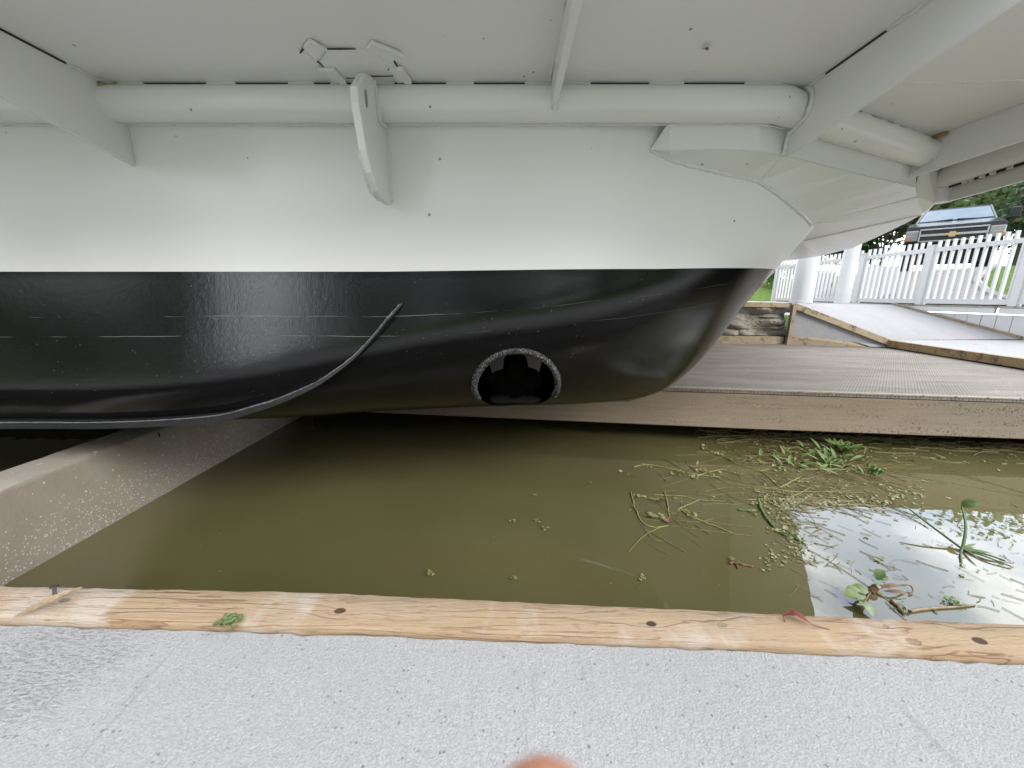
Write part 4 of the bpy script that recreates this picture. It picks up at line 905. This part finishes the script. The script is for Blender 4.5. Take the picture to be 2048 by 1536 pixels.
# ------------------------------------------------------------------ floating plants
def wp(px, py, z=.004): return at_z(px, py, z)
def strand(mb, pxs, r=.0035, z=.003, n=6):
    P = smooth_path([wp(px, py, z) for px, py in pxs], n); P = [p + Vector((random.gauss(0, .002), random.gauss(0, .002), random.uniform(0, .003))) for p in P]; mb.tube(P, lambda t: r*(1-.45*t), 6)
def cluster(mb, px, py, n, spread, r, z=.006):
    c = wp(px, py, z)
    for i in range(n):
        p = c + Vector((random.gauss(0, spread), random.gauss(0, spread*.8), random.uniform(0, .010))); mb.disc(p, (random.gauss(0, .25), random.gauss(-.1, .25), 1), r*random.uniform(.6, 1.25), 8)
def plant(name, label, cat, stems, clusters, sm=None, lm=None, blades=(), group=None):
    mb = MB()
    for s in stems: strand(mb, s[0], s[1] if len(s) > 1 else .0035)
    mc = MB()
    for c in clusters: cluster(mc, *c)
    for (px, py, dx, dy, dz, ln, wd) in blades: mc.leaf(wp(px, py, .008), (dx, dy, dz), (0, -.2, 1), ln, wd)
    allv = MB(); allv.v = mb.v+mc.v; r = empty(name, base_of(allv), 0, label, cat, group)
    if mb.v: mb.build('stem', sm or GST, r, smooth=True, ang=80)
    if mc.v: mc.build('leaves', lm or GL1, r, smooth=True, ang=80)
    return r
plant('pennywort_strand', 'trailing yellow-green weed strand with round leaves, nearest the thruster side', 'water plant',
      [([(1268, 934), (1300, 930), (1350, 940), (1400, 950), (1440, 955)], .005), ([(1330, 918), (1360, 935), (1375, 950)],), ([(1395, 952), (1440, 940), (1480, 950)],)],
      [(1365, 945, 9, .018, .014), (1400, 940, 10, .022, .015), (1385, 957, 7, .02, .013), (1425, 950, 7, .025, .012), (1290, 932, 5, .02, .010), (1345, 948, 5, .02, .012)], blades=[(1394, 932, .3, .5, .4, .05, .014), (1420, 955, 1, -.1, .1, .07, .012)])
plant('pennywort_strand', 'tangled weed raft with red-brown leaf and long thin trailing root', 'water plant',
      [([(1262, 985), (1270, 1015), (1285, 1045), (1310, 1055), (1335, 1050)], .004), ([(1330, 1052), (1290, 1070), (1258, 1104)], .002), ([(1330, 985), (1335, 1010), (1340, 1035)], .004), ([(1290, 1060), (1310, 1080), (1325, 1083)], .002), ([(1360, 1018), (1385, 1035), (1425, 1050), (1464, 1066)], .005), ([(1310, 990), (1360, 992), (1400, 1000), (1450, 1003)], .003), ([(1355, 1020), (1375, 1010), (1400, 1000)], .003)],
      [(1300, 1030, 7, .018, .018), (1325, 1034, 9, .022, .012), (1280, 992, 5, .015, .014), (1310, 1002, 5, .02, .012), (1375, 1025, 8, .02, .013), (1390, 1035, 5, .015, .010), (1345, 995, 4, .02, .010), (1430, 1000, 4, .03, .009), (1270, 1018, 4, .015, .010)])
mb = MB()
for px, py, dx, dy in ((1312, 1000, .6, -.6), (1337, 1047, .5, .8), (1395, 940, 1, .2)): mb.leaf(wp(px, py, .006), (dx, dy, .15), (0, -.3, 1), .055, .028)
thing(mb, 'dead_leaves', GBR, 'dark red-brown leaf scraps caught in the weed rafts', 'leaf', smooth=True, ang=80)
plant('pennywort_strand', 'long diagonal weed strand reaching from under the deck edge to the sky reflection', 'water plant',
      [([(1400, 893), (1440, 910), (1480, 930), (1520, 942), (1560, 975), (1600, 1000)], .004), ([(1520, 942), (1545, 940), (1575, 952)], .003), ([(1560, 975), (1580, 965), (1600, 955)], .004), ([(1450, 965), (1520, 975), (1600, 985)], .002)],
      [(1410, 894, 6, .03, .012), (1440, 908, 7, .03, .012), (1500, 918, 9, .05, .012), (1530, 925, 8, .05, .013), (1560, 938, 7, .04, .013), (1590, 930, 6, .03, .012), (1560, 968, 6, .03, .010), (1610, 962, 5, .03, .012), (1480, 945, 5, .05, .009)])
bl = []
for k in range(44):
    px = random.gauss(1640, 42); py = random.gauss(922, 13); a = random.uniform(0, 6.28); bl.append((px, py, cos(a), sin(a), random.uniform(.1, .9), random.uniform(.07, .14), random.uniform(.018, .034)))
plant('water_primrose', 'bright green bushy floating plant in front of the dock edge beam', 'water plant', [([(1580, 905), (1620, 925), (1670, 930), (1712, 942)], .006), ([(1600, 940), (1650, 938), (1700, 940)], .006), ([(1640, 890), (1655, 915), (1660, 935)], .005)], [(1618, 905, 3, .02, .03), (1650, 925, 5, .04, .025)], lm=GL2, blades=bl)
bl = []
for (cx, cy) in ((1688, 905), (1672, 898)):
    for k in range(11): a = 2*pi*k/11; bl.append((cx, cy, cos(a), sin(a)*1.0, .75, .12, .028))
plant('water_primrose', 'upright rosette of glossy leaves beside the bushy floating plant', 'water plant', [([(1686, 925), (1687, 912), (1688, 905)], .005)], [], lm=GL2, blades=bl)
bl = [(1745+random.gauss(0, 9), 946+random.gauss(0, 4), random.uniform(-1, 1), random.uniform(-.6, .6), .5, .07, .018) for k in range(12)]
plant('water_primrose', 'little green sprig right of the bushy floating plant', 'water plant', [([(1735, 940), (1750, 950), (1765, 955)], .003)], [], lm=GL2, blades=bl)
plant('reed_stem', 'thick green bent stem at the left edge of the sky reflection', 'water plant', [([(1516, 998), (1524, 1022), (1545, 1052), (1575, 1075)], .010), ([(1478, 1020), (1520, 1022)], .006), ([(1580, 1068), (1600, 1085)], .006)], [(1512, 1005, 7, .02, .013), (1500, 1025, 6, .025, .012), (1560, 1062, 7, .02, .012), (1590, 1075, 5, .02, .010)], sm=GL3)
bl = [(random.gauss(1640, 75), random.gauss(905, 16), random.uniform(-1, 1), random.uniform(-1, 1), random.uniform(.0, .5), random.uniform(.04, .10), random.uniform(.010, .022)) for k in range(60)]
plant('weed_raft', 'dull olive and brown tangle of stems and narrow leaves in front of the dock edge', 'water plant', [([(1500+random.uniform(-60, 200), 890+random.uniform(0, 40)), (1560+random.uniform(-40, 200), 915+random.uniform(-15, 30)), (1620+random.uniform(-40, 220), 940+random.uniform(-20, 40))], .003) for k in range(16)], [(1560, 900, 14, .10, .012), (1680, 915, 14, .10, .012)], sm=m_leafy('brown_stem', (.10, .075, .03), (.22, .17, .07)), lm=m_leafy('olive_weed_leaf', (.085, .10, .03), (.22, .23, .085)), blades=bl)
plant('weed_raft', 'matted weed tangle along the top edge of the sky reflection', 'water plant', [([(1520+random.uniform(-40, 150), 985+random.uniform(-15, 25)), (1580+random.uniform(-30, 150), 1000+random.uniform(-15, 20)), (1640+random.uniform(-40, 150), 1012+random.uniform(-12, 14))], .0028) for k in range(18)], [(1560, 1000, 22, .07, .010), (1640, 1002, 20, .08, .009), (1720, 1000, 16, .08, .009)], sm=m_leafy('tan_stem', (.16, .13, .06), (.30, .26, .13)), lm=GL1)
# crossed stalks standing out of the water
mb = MB(); c = wp(1925, 1098, .004); A_ = wp(1985, 1040, .03); 
def stalk(pts, r): mb.tube(smooth_path(pts, 6), lambda t: r*(1-.4*t), 7)
stalk([c, c+Vector((.10, .09, .07)), c+Vector((.19, .20, .12))], .007); stalk([c, c+Vector((-.06, .11, .06)), c+Vector((-.09, .20, .10))], .006)
stalk([c, c+Vector((-.06, -.045, .004)), c+Vector((-.13, -.11, .002))], .006); stalk([c, c+Vector((.05, -.05, .01)), c+Vector((.10, -.09, .004))], .006); stalk([c, c+Vector((.03, -.07, .01)), c+Vector((.08, -.13, .003))], .005)
rx = empty('water_hyacinth', c, 0, 'crossed dark green stalks with one round leaf standing in the sky reflection', 'water plant'); mb.build('stem', GL3, rx, smooth=True, ang=80)
mb = MB(); e = c+Vector((.19, .20, .12)); mb.leaf(e, (.5, -.2, .35), (-.6, -.2, .6), .07, .055, .3); 
for k in range(9): a = random.uniform(-2.6, .4); mb.leaf(c, (cos(a), sin(a), .15), (0, -.2, 1), random.uniform(.05, .11), .014)
mb.build('leaves', GL3, rx, smooth=True, ang=80)
# hyacinth with broad leaves near the timber
mb = MB(); c = wp(1742, 1182, .004)
for (px, py, h, nx_, ln, wd, dx, dy) in ((1712, 1188, .03, -.3, .085, .062, -1, -.1), (1728, 1210, .025, .2, .085, .058, -.2, -1), (1722, 1180, .035, 0, .060, .045, -.9, .3), (1752, 1170, .03, .5, .05, .03, .3, .8)):
    p = wp(px, py, h); mb.leaf(p-Vector((dx, dy, 0)).normalized()*ln*.4, (dx, dy, -.05), (nx_, -.35, 1), ln, wd, .18, 8)
rh = empty('water_hyacinth', c, 0, 'small hyacinth with broad glossy green leaves floating just off the timber', 'water plant'); mb.build('leaves', m_leafy('glossy_hyacinth_leaf', (.10, .15, .04), (.20, .26, .09), .28), rh, smooth=True, ang=80)
mb = MB()
for px, py in ((1712, 1188), (1728, 1205), (1752, 1170)): mb.tube([c, (c+wp(px, py, .03))/2, wp(px, py, .025)], .004, 6)
mb.tube([c, c+Vector((.02, .0, .02))], .014, 8, .3); mb.build('stem', GBR, rh, smooth=True, ang=80)
mb = MB(); stalk([wp(1757, 1176, .02), wp(1790, 1172, .03), wp(1818, 1170, .02), wp(1826, 1182, .01), wp(1818, 1190, .004)], .004); mb.leaf(wp(1760, 1175, .02), (1, .05, .1), (0, -.5, 1), .085, .018, .3); mb.leaf(wp(1768, 1182, .01), (1, -.15, 0), (0, -.6, 1), .09, .016, .3)
thing(mb, 'dead_leaf', GBR, 'curled brown dead leaf beside the broad-leaved hyacinth', 'leaf', smooth=True, ang=80)
mb = MB(); mb.leaf(wp(1752, 1158, .012), (.7, .4, .4), (-.3, -.4, 1), .06, .04, .2, 6); mb.leaf(wp(1752, 1158, .010), (1, -.2, .1), (0, -.4, 1), .05, .02, .2, 6)
thing(mb, 'floating_leaf', GL3, 'folded green leaf floating just above the broad-leaved hyacinth', 'leaf', smooth=True, ang=80)
plant('pennywort_sprig', 'green sprig with brown tip close to the timber, right of hyacinth', 'water plant', [([(1784, 1203), (1797, 1216), (1808, 1228)], .008)], [(1795, 1210, 5, .015, .010), (1805, 1222, 6, .012, .008)], sm=GBR, lm=GL2)
plant('moss_clump', 'small mossy green clump floating by the pale sheath near the timber', 'water plant', [], [(1905, 1203, 26, .016, .007), (1910, 1208, 14, .012, .006)], lm=GL2)
mb = MB(); mb.tube(smooth_path([wp(1820, 1222), wp(1860, 1217), wp(1910, 1214), wp(1950, 1210)], 5), lambda t: .007*(1-.5*t), 7); thing(mb, 'straw', GDRY, 'long pale reed sheath floating close beside the timber', 'reed', smooth=True, ang=80)
plant('waterlogged_twig', 'brown waterlogged twig with one pale green leaf in the murky water', 'twig', [([(1458, 1127), (1475, 1126), (1490, 1130), (1505, 1133)], .007), ([(1470, 1128), (1476, 1138)], .004)], [(1463, 1118, 4, .006, .009)], sm=GBR)
plant('floating_leaf', 'single pale bluish-green leaf pair floating left of the weed rafts', 'leaf', [], [(1240, 945, 4, .010, .014)], lm=m_leafy('bluish_leaf', (.26, .36, .24), (.36, .46, .32)))
for px, py, lab in ((1028, 1043, 'tiny leaf sprig floating in mid-basin, leftmost of the pair'), (1073, 1042, 'tiny leaf sprig floating in mid-basin, right one of the pair'), (1090, 1058, 'browned leaf bit just below the mid-basin pair'), (1071, 991, 'lone leaf scrap above the mid-basin pair'), (1180, 966, 'two specks of duckweed left of the weed rafts'), (862, 1147, 'tiny leaf bit floating farthest left in the open water'), (1027, 1157, 'yellowish leaf bit floating near the timber below mid-basin'), (1283, 1155, 'thin floating scrap near the timber below the weed rafts')):
    mb = MB(); cluster(mb, px, py, 6, .008, .007)
    thing(mb, 'duckweed_bit', GL1, lab, 'leaf', 'small leaf bits on the open water', smooth=True, ang=80)
# pale sheet-like film under the deck edge, uncountable straw and duckweed
mb = MB(); rnd = random.Random(4)
def straw(px, py, ln, a, r=.0016):
    p = wp(px, py, .003); d = Vector((cos(a), sin(a), 0))*ln; q = p+d*.5+Vector((rnd.gauss(0, ln*.06), rnd.gauss(0, ln*.06), 0)); mb.tube(smooth_path([p, q, p+d], 4), r, 4)
for k in range(150): px = rnd.uniform(1390, 2048); straw(px, 850 + (px-1390)*.045 + rnd.expovariate(1/9.) + 8, rnd.uniform(.08, .35), rnd.gauss(0, .35), .003)
for k in range(90): px = rnd.gauss(1600, 120); straw(px, rnd.gauss(945, 35), rnd.uniform(.08, .4), rnd.gauss(-.5, .5), .0016)
for k in range(130): px = rnd.uniform(1560, 2048); straw(px, rnd.uniform(1012, 1215), rnd.expovariate(22)+.012, rnd.gauss(-.6, .8), rnd.uniform(.0005, .0016))
for k in range(90): straw(rnd.gauss(1570, 40), rnd.gauss(1035, 35), rnd.expovariate(14)+.02, rnd.uniform(-1.8, 1.2), rnd.uniform(.0007, .002))
for cx_, cy_, sx_, sy_, n_ in ((1360, 945, 55, 13, 26), (1330, 1025, 45, 28, 34), (1500, 925, 70, 22, 46), (1640, 925, 75, 22, 60), (1600, 985, 80, 18, 50)):
    for k in range(n_): straw(rnd.gauss(cx_, sx_), rnd.gauss(cy_, sy_), rnd.expovariate(9)+.03, rnd.gauss(-.3, .9), rnd.uniform(.0008, .0022))
mb.build('floating_straw', m_leafy('soaked_straw', (.14, .12, .05), (.30, .26, .13)))['kind'] = 'stuff'
mb = MB()
def fl(px, py, r): mb.disc(wp(px, py, .004+rnd.uniform(0, .004)), (rnd.gauss(0, .2), rnd.gauss(0, .2), 1), r*rnd.uniform(.6, 1.3), 7)
for k in range(220): px = rnd.uniform(1480, 1850); fl(px, rnd.gauss(998 - abs(px-1640)*.03, 12), .009)
for k in range(150): px = rnd.uniform(1420, 2048); fl(px, 865 + (px-1420)*.04 + rnd.uniform(0, 40), .012)
for k in range(150): t_ = rnd.random(); fl(1540+80*t_+rnd.gauss(0, 14), 1005+110*t_+rnd.gauss(0, 12), .008)
for k in range(60): fl(rnd.uniform(1600, 2048), rnd.uniform(1010, 1225), rnd.choice((.003, .004, .005, .008, .012)))
for k in range(90): fl(rnd.gauss(1700, 90), rnd.gauss(960, 30), .010)
for k in range(45): fl(rnd.gauss(1545, 14), rnd.gauss(1140-20, 14), .007)
for k in range(40): fl(rnd.uniform(300, 1500), rnd.uniform(870, 1200), .003)
mb.build('duckweed', GL1, smooth=True, ang=80)['kind'] = 'stuff'

# ------------------------------------------------------------------ the photographer's fingertip at the bottom edge
def cp_(x, y, d): return CAM + AW[0]*x + AW[1]*y + AW[2]*d
d0 = .045; fx = (1090-1024)/FPX*d0; fy = -(1560-768)/FPX*d0
mb = MB(); path = []; rad = []
for i in range(9): a = pi/2*i/8; path.append(cp_(fx, fy-.0078*(1-cos(a)), d0)); rad.append(max(.0003, .0078*sin(a)))
spine = [(.0, -.018, 0), (.001, -.030, .002), (.003, -.042, .008), (.006, -.055, .018), (.010, -.068, .030)]; rr = [.0080, .0083, .0088, .0092, .0098]
for (x, y, z), r in zip(spine, rr): path.append(cp_(fx+x, fy+y, d0-z*.6)); rad.append(r)
mb.tube(path, lambda t: rad[min(len(rad)-1, int(round(t*(len(rad)-1))))], 20)
t = NT('skin'); c = t.mix(t.noise(200, 3), (.30, .135, .085), (.38, .19, .125)); t.b.inputs['Subsurface Weight'].default_value = .15; t.b.inputs['Subsurface Radius'].default_value = (.004, .0015, .001)
fin = mb.build('person', t.done(c, .5, spec=.3), loc=cp_(fx, fy-.03, d0), smooth=True, ang=80); tag(fin, 'blurred fingertip of the photographer poking into the bottom edge', 'person')
